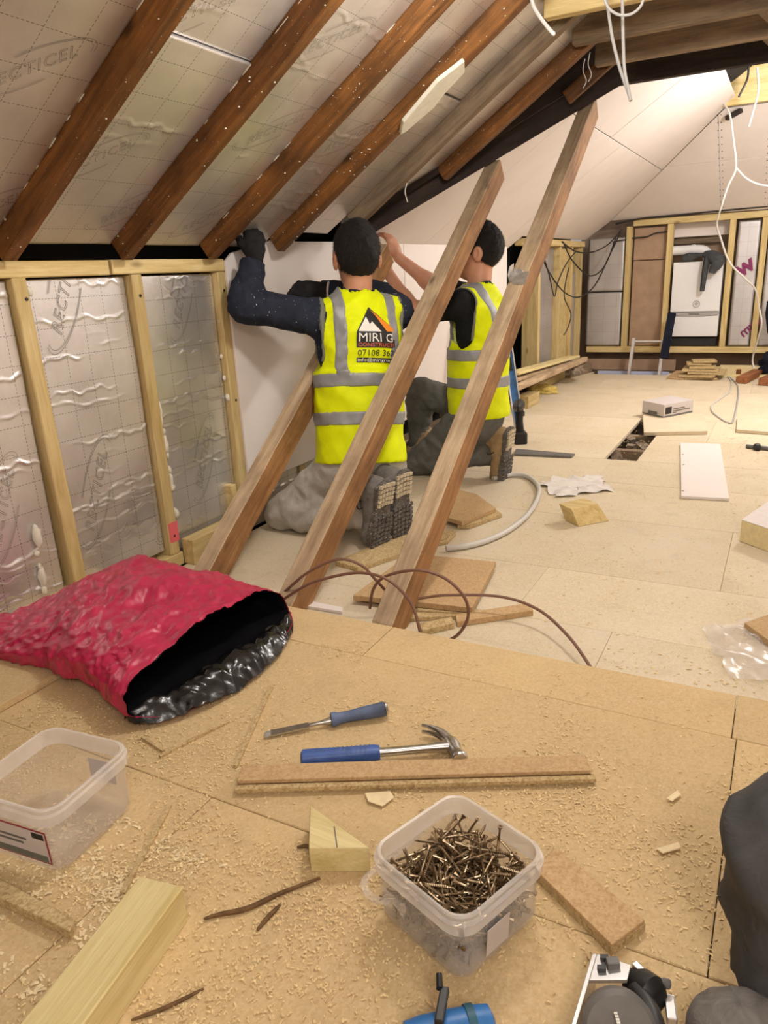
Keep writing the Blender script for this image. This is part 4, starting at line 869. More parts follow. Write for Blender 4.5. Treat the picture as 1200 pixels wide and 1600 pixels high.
# brown flex in loops at the deck step
def yp(pts): return [ony(x, y, Y) for x, y, Y in pts]
cable('power_cable', yp([(418, 950, 1.70), (450, 920, 1.70), (482, 894, 1.71), (528, 874, 1.73), (564, 883, 1.75), (588, 907, 1.77), (610, 928, 1.80), (642, 936, 1.83), (696, 930, 1.86), (780, 932, 1.90), (840, 952, 1.88), (888, 994, 1.78), (924, 1044, 1.66), (932, 1056, 1.61)]), .0045, 'browncab', 'brown power cable running right from the struts and over the deck step')
cable('power_cable', yp([(432, 944, 1.66), (465, 922, 1.66), (498, 907, 1.66), (558, 895, 1.66), (606, 906, 1.66), (642, 942, 1.66), (656, 985, 1.64), (662, 1010, 1.66), (690, 1004, 1.70), (715, 992, 1.70), (731, 965, 1.70), (726, 934, 1.69), (696, 904, 1.68), (654, 891, 1.67), (606, 899, 1.67), (584, 919, 1.68), (578, 950, 1.71)]), .0045, 'browncab', 'brown power cable bent in a tall double loop in front of the tallest strut')
# ------------------------------------------------------------------ tools by the second worker
lv = thing('spirit_level', 'blue and silver spirit level leaning upright behind the dark haired worker in black', 'spirit level', onz(806, 690, 0))
l0 = onz(813, 684, .004); l1 = ony(789, 515, l0.y+.20); ldir = (l1-l0).normalized(); lx = V((.9, .42, 0)).normalized()
def lbar(b0, b1, a0, a1, t, mat, nm, off=0):
    ly = ldir.cross(lx).normalized(); ly = ly if ly.y < 0 else -ly
    return MB().prism([l0+ldir*a0+lx*b0+ly*off, l0+ldir*a0+lx*b1+ly*off, l0+ldir*a1+lx*b1+ly*off, l0+ldir*a1+lx*b0+ly*off], ly*t).build(nm, mat, lv)
LL = (l1-l0).length*1.25
lbar(-.03, -.022, 0, LL, .024, 'alu', 'edge_rail'); lbar(.022, .03, 0, LL, .024, 'whitecab', 'edge_rail'); lbar(-.022, .022, 0, LL, .008, 'levelblue', 'web', .008); lbar(-.010, .010, .42, .58, .012, 'blackpl', 'hand_slot', .008)
iv = thing('impact_driver', 'black cordless impact driver standing upright on its battery behind the tan boot', 'driver', onz(812, 690, 0))
ic = onz(812, 692, 0)
MB().box(ic+V((0, 0, .035)), (.075, .10, .07), Matrix.Rotation(.5, 3, 'Z')).build('battery', 'blackpl', iv, bevel=.008)
MB().tube([ic+V((0, 0, .065)), ic+V((-.004, 0, .13)), ic+V((-.008, .01, .2))], [.021, .018, .022], 12, flat=1.25).build('grip', 'blackpl', iv)
MB().lathe([(.015, -.075), (.033, -.07), (.036, -.02), (.034, .04), (.022, .075), (.010, .10)], ic+V((-.008, .0, .225)), V((.25, -.95, .05)), 20).build('motor_head', 'blackpl', iv)
MB().box(ic+V((.018, .015, .175)), (.012, .012, .03)).build('trigger', 'greypl', iv, bevel=.003)
slabq('metal_strip', [(803, 712), (893, 716), (898, 712), (806, 704)], .012, 'greypl', 'narrow grey metal strip on the deck behind the tan boot', 'strip', .001)
# yellow wool clump and rope
def clump(name, c, r, mat, label, cat, seed):
    bm = bmesh.new(); bmesh.ops.create_icosphere(bm, subdivisions=4, radius=1)
    for v in bm.verts:
        n = v.co.normalized(); v.co = n*(1+.35*noise.noise(n*2.2+V((seed, 0, 0)))+.22*noise.noise(n*6+V((seed, 3, 0))))
        v.co = V((v.co.x*r[0], v.co.y*r[1], max(-.3, v.co.z)*r[2]+r[2]*.3))
    me = bpy.data.meshes.new(name); bm.to_mesh(me); bm.free(); me.polygons.foreach_set('use_smooth', [True]*len(me.polygons))
    o = link(name, me, MAT[mat], None, Matrix.Translation(c)); return tag(o, label, cat)
clump('wool_scrap', onz(847, 613, .002), (.13, .10, .045), 'yellowins', 'scrap of yellow insulation wool on the deck behind the spirit level', 'insulation', 2)
clump('wool_scrap', onz(868, 583, .002), (.06, .06, .05), 'sawdust', 'small tan tuft of fibre at the planks by the far left wall', 'insulation', 5)
# planks along the far left wall
G2 = 'planks stacked along the far left wall'
for (a, b, X, w_, d, mt, lab_) in (((800, 584), (897, 557), -1.70, .11, .018, 'palewood', 'pale plank on top of the far left plank pile'), ((800, 594), (890, 566), -1.68, .09, .022, 'weathered', 'greyer plank second from the top of the far left plank pile'), ((806, 606), (914, 561), -1.60, .05, .04, 'weathered', 'narrow weathered batten at the front of the far left plank pile')):
    o = beam('plank', onx(*a, X), onx(*b, X), w_, d, mt, None); tag(o, lab_, 'plank', G2)
p_ = onx(826, 604, -1.68); o = beam('timber_block', V((-1.68, p_.y-.14, .045)), V((-1.68, p_.y+.14, .045)), .09, .088, 'newwood', None); tag(o, 'pale timber block carrying the far left plank pile', 'block')
p_ = ony(890, 575, 7.05); p2_ = ony(917, 566, 7.3); o = beam('floor_trimmer', V((p_.x, 6.95, .04)), V((p2_.x, 7.35, .04)), .09, .08, 'brownwood', None); tag(o, 'brown trimmer timber at the left side of the hatch', 'timber')
o = beam('floor_trimmer', V((p_.x-.22, 6.92, .04)), V((p_.x+.05, 6.92, .04)), .05, .08, 'brownwood', None); tag(o, 'short brown cross timber joined to the trimmer by the hatch', 'timber')
p_ = onx(895, 560, -1.66); clump('debris_heap', V((-1.64, p_.y, .08)), (.07, .15, .07), 'rubble', 'small heap of grey debris at the far left corner beside the hatch', 'debris', 9)
# ladder rising out of the hatch
ld = thing('ladder', 'grey aluminium ladder top rising out of the hatch before the boiler wall', 'ladder', V((-1.10, 7.42, 0)))
la, lb2 = ony(983, 582, 7.36), ony(991, 528, 7.40); ra, rb2 = ony(1031, 580, 7.36), ony(1038, 528, 7.40)
for a, b in ((la, lb2), (ra, rb2)):
    d = (b-a); beam('stile', a-d*.55, b, .03, .05, 'alu', ld, up=(0, 1, 0))
for f in (.9, -.15): MB().tube([la.lerp(lb2, f), ra.lerp(rb2, f)], .013, 10).build('rung', 'alu', ld)
o = beam('hand_saw_case', ony(1037, 560, 7.30), ony(1050, 489, 7.40), .035, .07, 'navycloth', None, up=(1, 0, 0)); tag(o, 'dark blue perforated bar leaning upright beside the ladder', 'tool')
# boiler
bl = thing('wall_boiler', 'white wall-hung gas boiler with curved grey strip and badge', 'boiler', V((-.80, 7.62, .36)))
BF = 7.53; bz = lambda py: ony(1085, py, BF).z
xl, xr = ony(1049, 460, BF).x, ony(1126, 460, BF).x; zt, zm, zb = bz(409), bz(489), bz(526)
MB().box(((xl+xr)/2, BF+.14, (zt+zb)/2), (xr-xl, .22, zt-zb)).build('casing', 'white', bl, bevel=.008)
MB().box(((xl+xr)/2, BF+.018, (zt+zm)/2+.006), (xr-xl, .03, zt-zm-.012)).build('front_panel', 'white', bl, bevel=.006)
MB().box(((xl+xr)/2, BF+.02, (zm+zb)/2-.014), (xr-xl, .03, zm-zb-.030)).build('lower_flap', 'white', bl, bevel=.006)
mb = MB(); n = 12; up_ = [V((xl+(xr-xl)*i/n, BF-.001, zm+.004)) for i in range(n+1)]; lo_ = [V((xl+(xr-xl)*i/n, BF-.001, zm-.012-.022*math.sin(math.pi*i/n))) for i in range(n, -1, -1)]
mb.prism(up_+lo_, (0, .012, 0)).build('grey_strip', 'greycab', bl)
MB().box(((xl+xr)/2, BF-.003, zm-.010), (.09, .002, .012)).build('brand_plate', 'greypl', bl)
q = ony(1088, 475, BF); MB().tube([q+V((.028*math.cos(t), -.002, .028*math.sin(t))) for t in (2*math.pi*k/24 for k in range(25))], .002, 5).build('badge_ring', 'ink', bl)
for k, w_ in enumerate((.024, .034, .02)): MB().box(q+V((0, -.002, .010-.009*k)), (w_, .001, .003)).build('badge_print', 'ink', bl)
mb = MB(); q = ony(1090, 390, 7.68); mb.tube(catmull([V((xl-.12, 7.66, q.z)), V((xl+.06, 7.66, q.z)), V((xl+.22, 7.66, q.z-.005)), V((xl+.27, 7.66, q.z-.05)), V((xl+.275, 7.66, zt-.01))], 5), .042, 16); mb.build('flue_pipe', 'white', bl)
MB().lathe([(.047, 0), (.047, .03)], V((xl+.13, 7.66, q.z)), (1, 0, 0), 18).build('flue_collar', 'white', bl)
MB().box(((xl+xr)/2, BF+.1, zb-.05), (xr-xl-.02, .10, .07)).build('pipe_box', 'blackpl', bl)
# dark top hung over the boiler
gm = thing('sweatshirt', 'dark grey long-sleeved top hung over the boiler corner', 'garment', ony(1105, 450, 7.5))
mb = MB(); mb.smooth = True
mb.tube(catmull([ony(1066, 405, 7.55), ony(1082, 401, 7.54), ony(1102, 398, 7.50), ony(1116, 402, 7.47), ony(1127, 412, 7.49)], 5), [.028+.012*math.sin(i*.5)+.018*(i > 9) for i in range(21)], 10).build('shoulder_fold', 'charcloth', gm)
mb = MB(); mb.tube(catmull([ony(1106, 402, 7.49), ony(1102, 420, 7.47), ony(1099, 440, 7.47), ony(1097, 455, 7.47)], 5), [.05-.0012*i for i in range(16)], 10, flat=.6).build('sleeve', 'charcloth', gm)
mb = MB(); mb.tube(catmull([ony(1121, 402, 7.47), ony(1121, 412, 7.45), ony(1115, 420, 7.45), ony(1112, 427, 7.45)], 4), [.062-.003*i for i in range(13)], 10, flat=.7).build('body_fold', 'charcloth', gm)
# right edge: dark clothing and bag by the foil wall
mb = MB(); mb.tube([ony(1202, 470, 7.4), ony(1203, 490, 7.4), ony(1205, 520, 7.4)], [.03, .06, .05], 12, flat=.6); tag(mb.build('hung_jacket', 'navycloth'), 'dark navy jacket hanging on the foil wall at the right edge', 'garment')
o = clump('tool_bag', V((-.02, 7.33, 0)), (.16, .12, .16), 'navycloth', 'dark cloth tool bag on the floor at the far right edge', 'bag', 4); o.location.z = .03
# stack of boards, blocks, boards right of the hatch
rk = random.Random(3); G3 = 'chipboard pieces in the far stack'
sl_ = ['bottom', 'second', 'third', 'fourth', 'fifth', 'sixth', 'topmost']
c_ = onz(1096, 594, 0)
for i in range(7):
    sx, sy = (.30, .26) if i < 4 else (.22, .16); x = c_.x+rk.uniform(-.03, .03)+(-.02 if i > 3 else 0); y = c_.y+.13+rk.uniform(-.03, .03)
    o = MB().box((x, y, .012+i*.0225), (sx*rk.uniform(.8, 1), sy, .018), Matrix.Rotation(rk.uniform(-.35, .35), 3, 'Z') @ Matrix.Rotation(rk.uniform(-.03, .03), 3, 'Y')).build('chipboard_offcut', 'chipedge', bevel=.001, seg=1)
    tag(o, f'{sl_[i]} chipboard piece of the small stack before the boiler wall', 'offcut', G3)
for (a, b, z, w_, d, lab_) in (((1150, 581), (1215, 577), .03, .05, .05, 'dark red-brown timber block behind the other blocks at the far right'), ((1158, 594), (1196, 576), .03, .085, .055, 'red-brown timber block with orange end beside the far stack of chipboard'), ((1193, 597), (1225, 582), .03, .08, .055, 'red-brown timber block cut off by the right edge of the picture')):
    p = onz(*a, z); q = onz(*b, z); o = beam('timber_block', p, q, w_, d, 'redwood', None); tag(o, lab_, 'block', 'red-brown timber blocks')
flat_prism('foam_board', [(-.50, 7.30), (-.16, 7.30), (-.16, 7.42), (-.50, 7.42)], .001, .075, 'pir', 'pale foam insulation board lying low under the purple lettering', 'insulation')
flat_prism('chipboard_offcut', [(-.90, 6.98), (-.78, 6.92), (-.55, 7.22), (-.55, 7.44), (-.88, 7.44)], .001, .016, 'chiptop', 'flat chipboard sheet on the floor behind the small stack', 'offcut')
flat_prism('timber_batten', [(-.50, 7.15), (.10, 7.20), (.10, 7.25), (-.50, 7.20)], .001, .02, 'palewood', 'long pale batten on the floor behind the red-brown blocks', 'batten')
# cables: floor loops, far wall, hanging from the roof
cable('white_cable', [onz(x, y, .006) for x, y in ((1134, 585), (1143, 597), (1140, 612), (1122, 625), (1112, 634), (1114, 644), (1128, 655), (1137, 660))], .006, 'whitecab', 'thin white cable loop on the deck left of its twin, near the carton box')
cable('white_cable', [onz(x, y, .006) for x, y in ((1132, 584), (1150, 598), (1154, 612), (1152, 628), (1149, 645), (1144, 660), (1138, 661))], .006, 'greycab', 'thin grey cable loop on the deck right of its twin, near the carton box')
Y_ = 6.9
GC = 'black wires drooping at the far left wall'
cable('black_wire', yp([(842, 384, 6.0), (855, 420, 6.2), (880, 455, 6.5), (905, 464, 6.9), (930, 445, 7.2), (952, 400, 7.4), (970, 362, 7.5)]), .006, 'blackcab', 'lowest drooping black wire at the far left wall', group=GC)
cable('black_wire', yp([(880, 378, 6.4), (895, 408, 6.6), (922, 431, 7.0), (945, 415, 7.3), (962, 372, 7.5)]), .006, 'blackcab', 'middle drooping black wire at the far left wall', group=GC)
cable('black_wire', yp([(878, 378, 6.4), (900, 393, 6.7), (925, 394, 7.0), (950, 382, 7.3), (972, 358, 7.48)]), .006, 'blackcab', 'shallowest drooping black wire at the far left wall', group=GC)
cable('black_wire', yp([(845, 386, 6.0), (858, 430, 6.1), (866, 463, 6.2), (872, 440, 6.3), (885, 412, 6.5), (899, 394, 6.7)]), .005, 'blackcab', 'looped black wire between the far left studs', group=GC)
cable('black_wire', yp([(889, 418, 6.6), (884, 440, 6.6), (882, 465, 6.6), (892, 490, 6.65), (888, 510, 6.65), (881, 524, 6.6)]), .005, 'blackcab', 'wavy black wire hanging down to the debris heap', group=GC)
cable('black_wire', yp([(962, 350, 7.5), (1000, 342, 7.52), (1060, 336, 7.52), (1110, 331, 7.52), (1200, 322, 7.52)]), .008, 'blackcab', 'black wires run along the top plate of the boiler wall', group=GC)
cable('black_wire', yp([(958, 378, 7.5), (990, 372, 7.58), (1010, 370, 7.58), (1025, 364, 7.58), (1045, 362, 7.58)]), .006, 'blackcab', 'black wire across the brown board beside the boiler', group=GC)
cable('white_cable', yp([(1128, 160, 6.44), (1140, 178, 6.3), (1146, 220, 6.2), (1150, 262, 6.2), (1138, 290, 6.2), (1128, 320, 6.2), (1120, 350, 6.3), (1126, 372, 6.4), (1140, 410, 6.5), (1165, 436, 6.6), (1180, 452, 6.7), (1186, 480, 6.8), (1190, 505, 6.8), (1184, 530, 6.9), (1176, 560, 7.0), (1178, 575, 7.0)]), .007, 'whitecab', 'long white cable hanging from the ridge board down past the purple lettering')
cable('white_cable', yp([(1150, 262, 6.2), (1165, 278, 6.2), (1185, 288, 6.2), (1210, 292, 6.2)]), .007, 'whitecab', 'branch of white cable running right from the long hanging cable')
for (pts, m_, lab_) in (([(1170, 100, 6.3), (1168, 122, 6.3), (1160, 140, 6.3), (1154, 152, 6.3)], 'blackcab', 'short dark cable tail at the ridge board'), ([(1183, 105, 6.2), (1185, 140, 6.2), (1178, 170, 6.2), (1170, 198, 6.2)], 'whitecab', 'thin white cable tail hanging below the ridge board')):
    cable('cable_tail', yp(pts), .007, m_, lab_)
GH = 'cut cables hanging from the collar joists'
cable('hanging_cable', yp([(828, -20, 2.6), (833, 8, 2.6), (846, 30, 2.58), (862, 50, 2.55), (866, 53, 2.55)]), .006, 'whitecab', 'thick short white cable end hanging at the rafters', group=GH)
cable('hanging_cable', yp([(944, -20, 2.7), (950, 15, 2.7), (957, 60, 2.7), (968, 105, 2.7), (980, 140, 2.7), (986, 158, 2.7)]), .005, 'greycab', 'left strand of the long grey cables hanging from the joists', group=GH)
cable('hanging_cable', yp([(972, -20, 2.68), (973, 30, 2.68), (974, 70, 2.68), (976, 110, 2.68), (982, 140, 2.68), (985, 157, 2.68)]), .005, 'greycab', 'right strand of the long grey cables hanging from the joists', group=GH)
cable('hanging_cable', yp([(940, -20, 2.6), (948, 8, 2.6), (960, 20, 2.6), (974, 24, 2.6), (990, 20, 2.6), (1003, 6, 2.6), (1008, -20, 2.6)]), .004, 'greycab', 'grey cable loop slung between the joists at the top edge', group=GH)
for (x0, y0) in ((922, 82), (914, 92)): cable('torn_string', yp([(x0, y0, 3.3), (x0-3, y0+18, 3.3), (x0+2, y0+34, 3.3), (x0-3, y0+46, 3.3)]), .0016, 'whitecab', 'pale torn string hanging by the dark hip rafter, '+('right one' if x0 > 920 else 'left one'), cat='string')
cable('torn_string', yp([(636, 286, 3.0), (633, 300, 3.0), (637, 316, 3.0)]), .0022, 'foam', 'short white string dangling above the navy worker', cat='string')
# ------------------------------------------------------------------ sawdust and shavings (uncountable)
def chips(name, n, area, z, mat, smin, smax, seed, dens, label):
    rn = np.random.default_rng(seed); vs = []; fs = []; k = 0; tries = 0
    while k < n and tries < n*30:
        tries += 1; x = rn.uniform(area[0], area[1]); y = rn.uniform(area[2], area[3])
        if rn.random() > dens(x, y): continue
        a = rn.uniform(0, 6.28); s_ = rn.uniform(smin, smax); w_ = s_*rn.uniform(.25, .5); c_, d_ = math.cos(a), math.sin(a); h = rn.uniform(.0004, .0025)
        z0 = z+rn.uniform(0.0003, .0012)
        for (u, v, hh) in ((-1, -1, 0), (-1, 1, .0004), (0, 1, h), (0, -1, h*.8), (1, 1, rn.uniform(0, h)), (1, -1, 0)):
            px_, py_ = u*s_, v*w_; vs.append((x+px_*c_-py_*d_, y+px_*d_+py_*c_, z0+hh))
        b = k*6; fs += [(b, b+3, b+2, b+1), (b+3, b+5, b+4, b+2)]; k += 1
    me = bpy.data.meshes.new(name); me.from_pydata(vs, [], fs); me.update(); o = link(name, me, MAT[mat]); o['kind'] = 'stuff'; tag(o, label, 'sawdust'); return o
def dens1(x, y):
    n = noise.noise(V((x*5, y*5, 3)))+.5*noise.noise(V((x*14, y*14, 1)))
    d = .22+.9*n
    d += .45*math.exp(-((x+.16)**2/.02+(y-1.02)**2/.012)); d += .5*math.exp(-((x+.62)**2/.05+(y-.62)**2/.03)); d += .5*math.exp(-((x+.9)**2/.01+(y-.53)**2/.01))
    if y > 1.25: d -= .25
    return max(0.03, d)
chips('sawdust', 15000, (-1.45, .1, .36, 1.5), PZ, 'sawdust', .0012, .0038, 5, dens1, 'fine tan sawdust scattered over the raised chipboard deck')
chips('wood_shavings', 900, (-1.1, -.7, .40, .72), PZ, 'shaving', .002, .006, 6, lambda x, y: .3+.9*noise.noise(V((x*16, y*16, 8))), 'pale curly wood shavings on the deck by the clear empty tub')
chips('floor_debris', 5000, (-1.7, .1, 1.75, 6.8), 0, 'sawdust', .0015, .006, 7, lambda x, y: .12+.8*max(0, noise.noise(V((x*3, y*3, 5)))), 'wood crumbs and dust scattered over the lower deck')
# ------------------------------------------------------------------ people: smooth bodies meshed from distance fields
A_ = lambda v: np.array(v, dtype=np.float32)
def nets(f, lo, hi, h):
    lo = np.array(lo, dtype=np.float32); n = np.ceil((np.array(hi)-lo)/h).astype(int)+1
    ax = [lo[i]+h*np.arange(n[i], dtype=np.float32) for i in range(3)]
    F = np.empty(n, dtype=np.float32)
    step = max(1, int(400000/(n[1]*n[2])))
    for i in range(0, n[0], step):
        X, Y, Z = np.meshgrid(ax[0][i:i+step], ax[1], ax[2], indexing='ij'); F[i:i+step] = f(np.stack([X, Y, Z], -1).reshape(-1, 3)).reshape(X.shape)
    S = F < 0; C = np.zeros(n-1, dtype=np.int8); cor = [(a, b, c) for a in (0, 1) for b in (0, 1) for c in (0, 1)]
    m = n-1
    for a, b, c in cor: C += S[a:a+m[0], b:b+m[1], c:c+m[2]]
    act = (C > 0) & (C < 8); cid = np.argwhere(act); idx = -np.ones(m, dtype=np.int64); idx[act] = np.arange(len(cid))
    val = {q: F[cid[:, 0]+q[0], cid[:, 1]+q[1], cid[:, 2]+q[2]] for q in cor}
    acc = np.zeros((len(cid), 3)); cnt_ = np.zeros(len(cid))
    for a in cor:
        for k in range(3):
            if a[k]: continue
            b = list(a); b[k] = 1; b = tuple(b); va, vb = val[a], val[b]; x = (va < 0) != (vb < 0)
            t = np.where(x, va/np.where(x, va-vb, 1), 0); p = np.tile(np.array(a, float), (len(cid), 1)); p[:, k] += t
            acc[x] += p[x]; cnt_[x] += 1
    P = lo+h*(cid+acc/cnt_[:, None]); Q = []
    for k in range(3):
        o = [i for i in range(3) if i != k]; sl0 = [slice(1, m[i]) for i in range(3)]; sl0[k] = slice(0, m[k]); sl1 = list(sl0); sl1[k] = slice(1, m[k]+1)
        a, b = S[tuple(sl0)], S[tuple(sl1)]; e = np.argwhere(a != b)
        if not len(e): continue
        base = e.copy(); base[:, o[0]] += 1; base[:, o[1]] += 1
        fl = a[tuple(e.T)]
        def cell(d0, d1):
            c = base.copy(); c[:, o[0]] -= d0; c[:, o[1]] -= d1; return idx[tuple(c.T)]
        q = np.stack([cell(1, 1), cell(0, 1), cell(0, 0), cell(1, 0)], -1)
        if k == 1: fl = ~fl
        q[~fl] = q[~fl][:, ::-1]; Q.append(q)
    return P, np.concatenate(Q)
def smin(a, b, k):
    h = np.clip(.5+.5*(b-a)/k, 0, 1); return b*(1-h)+a*h-k*h*(1-h)
def cap(P, a, b, ra, rb):
    a, b = A_(a), A_(b); d = b-a; t = np.clip(((P-a)@d)/max(1e-9, d@d), 0, 1); return np.linalg.norm(P-a-t[:, None]*d, axis=1)-(ra+(rb-ra)*t)
def ell(P, c, ax, r):
    r = A_(r); q = ((P-A_(c))@A_(ax).T)/r; k0 = np.linalg.norm(q, axis=1); k1 = np.linalg.norm(q/r, axis=1); return k0*(k0-1)/np.maximum(k1, 1e-6)
def U(fs, k=.03):
    o = fs[0]
    for f in fs[1:]: o = smin(o, f, k)
    return o
def wr(P, amp, f, s=0): return amp*(np.sin(P[:, 0]*f+np.sin(P[:, 2]*f*.8+s)*1.6+s)*np.sin(P[:, 1]*f*.9+np.sin(P[:, 2]*f*1.3)*1.2+s*2)+.5*np.sin(P[:, 2]*f*2.1+np.sin(P[:, 0]*f*1.7+s)*2))
def solid(name, f, lo, hi, h, mat, parent):
    P, Q = nets(f, lo, hi, h)
    if not len(P): return None
    c = V(P.mean(0)); me = bpy.data.meshes.new(name); me.from_pydata((P-np.array(c)).tolist(), [], Q.tolist()); me.polygons.foreach_set('use_smooth', [True]*len(Q)); me.update()
    return link(name, me, MAT[mat], parent, Matrix.Translation(c))
def unit(v): v = np.array(v, float); return v/np.linalg.norm(v)
class Fig:
    """J: joints in room coordinates; f = where the chest points, hf = where the face points"""
    def __init__(s, J, f, hf, hu=(0, 0, 1), head_r=1.):
        s.J = {k: np.array(v, float) for k, v in J.items()}; J = s.J
        s.tu = unit(J['neck']-J['hip']); f = np.array(f, float); s.f = unit(f-s.tu*(f@s.tu)); s.r = np.cross(s.f, s.tu); s.T = np.stack([s.r, s.f, s.tu])
        hu = unit(hu); hf = np.array(hf, float); s.hf = unit(hf-hu*(hf@hu)); s.hr = np.cross(s.hf, hu); s.H = np.stack([s.hr, s.hf, hu]); s.hc = J['head']; s.k = head_r
    def tors(s, P, o=0., loose=0.):
        J = s.J; n, h = J['neck'], J['hip']; L = np.linalg.norm(n-h); at = lambda t, fw=0: h+s.tu*L*t+s.f*fw
        a = [ell(P, at(.70, -.004), s.T, (.165+o+loose*.4, .105+o+loose, .19+o)), ell(P, at(.36, 0), s.T, (.138+o+loose, .098+o+loose, .19+o)), ell(P, at(.02, -.01), s.T, (.165+o+loose*.5, .112+o+loose*.5, .15+o)),
             cap(P, J['shL'], J['shR'], .056+o, .056+o), cap(P, at(.93), n+s.tu*.01, .07+o*.5, .055+o*.5)]
        return U(a, .06)
    def arm(s, P, side, o=0.):
        J = s.J; a, b, c = J['sh'+side], J['el'+side], J['wr'+side]; return U([cap(P, a, b, .054+o, .041+o), cap(P, b, c, .042+o, .027+o), cap(P, b+(c-b)*.22, b+(c-b)*.3, .043+o, .041+o)], .025)
    def leg(s, P, side, o=0.):
        J = s.J; a, b, c = J['hp'+side], J['kn'+side], J['an'+side]; return U([cap(P, a, b, .086+o, .058+o), cap(P, b, c, .058+o, .040+o), cap(P, b+(c-b)*.25, b+(c-b)*.4, .056+o, .054+o)], .04)
    def hpt(s, x, y, z): return s.hc+s.k*(s.hr*x+s.hf*y+s.H[2]*z)
    def headf(s, P):
        k = s.k; e = lambda c, r: ell(P, s.hpt(*c), s.H, tuple(x*k for x in r)); p = s.hpt
        a = U([e((0, -.012, .018), (.074, .094, .092)), e((0, .028, -.045), (.058, .062, .075)), e((0, .045, -.082), (.036, .040, .030)), cap(P, p(-.02, .083, .022), p(.02, .083, .022), .011*k, .011*k)], .03)
        a = U([a, cap(P, p(0, .086, .012), p(0, .106, -.024), .007*k, .011*k), e((-.011, .096, -.027), (.008, .009, .007)), e((.011, .096, -.027), (.008, .009, .007)), cap(P, p(-.017, .084, -.052), p(.017, .084, -.052), .006*k, .006*k), cap(P, p(-.014, .083, -.062), p(.014, .083, -.062), .007*k, .007*k)], .010)
        for sx in (-1, 1):
            ear = e((sx*.078, -.012, -.012), (.010, .021, .033)); ear = np.maximum(ear, -e((sx*.086, -.008, -.010), (.007, .011, .019))); a = smin(a, ear, .008)
            a = np.maximum(a, -e((sx*.031, .098, .004), (.016, .012, .008)))
        return a
    def neckf(s, P, o=0): return cap(P, s.J['neck']-s.tu*.02, s.hpt(0, -.02, -.05), .056+o, .053+o)
    def hairf(s, P, o=.010, slope=.65, base=-.018):
        k = s.k; q = (P-A_(s.hc))@A_(s.H).T/k
        d = ell(P, s.hpt(0, -.014, .020), s.H, ((.074+o*.6)*k, (.094+o)*k, (.092+o*1.1)*k))+.0016*np.sin(q[:, 0]*210+np.sin(q[:, 2]*80)*2)*np.sin(q[:, 1]*190+q[:, 2]*120)+.003*np.sin(q[:, 0]*50+1)*np.sin(q[:, 1]*46)
        cut = (base+slope*q[:, 1]-q[:, 2])*.83*k
        ear = -ell(P, s.hpt(.075, -.008, -.018), s.H, (.02, .026, .036)); ear2 = -ell(P, s.hpt(-.075, -.008, -.018), s.H, (.02, .026, .036))
        return np.maximum(np.maximum(np.maximum(d, cut), ear), ear2)
def hand(P, wrist, fd, pn, side, curl=.6, o=0., sc=1.):
    """palm and five fingers: fd = direction of the knuckles, pn = way the palm faces, side=+1 thumb on fd x pn side"""
    w_ = np.array(wrist, float); fd = unit(fd); pn = np.array(pn, float); pn = unit(pn-fd*(pn@fd)); tx = np.cross(fd, pn)*side
    at = lambda a, b, c: w_+sc*(fd*a+tx*b+pn*c)
    palm = U([cap(P, at(.01, .0, 0), at(.03, .0, 0), .026+o, .027+o), cap(P, at(.03, .022, 0), at(.078, .028, .0), .015+o, .012+o), cap(P, at(.03, -.02, 0), at(.072, -.028, 0), .015+o, .012+o), cap(P, at(.035, 0, 0), at(.082, 0, 0), .016+o, .013+o)], .02)
    out = palm
    for i, (b, L) in enumerate(((.030, .070), (.010, .078), (-.010, .073), (-.029, .058))):
        k = at(.084-.004*abs(i-1), b, 0); a1 = curl*.8; a2 = curl*1.9; a3 = curl*2.7; d = lambda a: fd*math.cos(a)+pn*math.sin(a)
        p1 = k+sc*d(a1)*L*.45; p2 = p1+sc*d(a2)*L*.32; p3 = p2+sc*d(a3)*L*.23
        f = U([cap(P, k, p1, .0095+o, .0088+o), cap(P, p1, p2, .0088+o, .0080+o), cap(P, p2, p3, .0080+o, .0068+o)], .004); out = smin(out, f, .006)
    t0, t1, t2, t3 = at(.022, .024, .006), at(.048, .046, .018), at(.072, .050, .034), at(.090, .042, .046)
    th = U([cap(P, t0, t1, .014+o, .0115+o), cap(P, t1, t2, .0115+o, .0098+o), cap(P, t2, t3, .0098+o, .0078+o)], .005)
    return smin(out, th, .010)
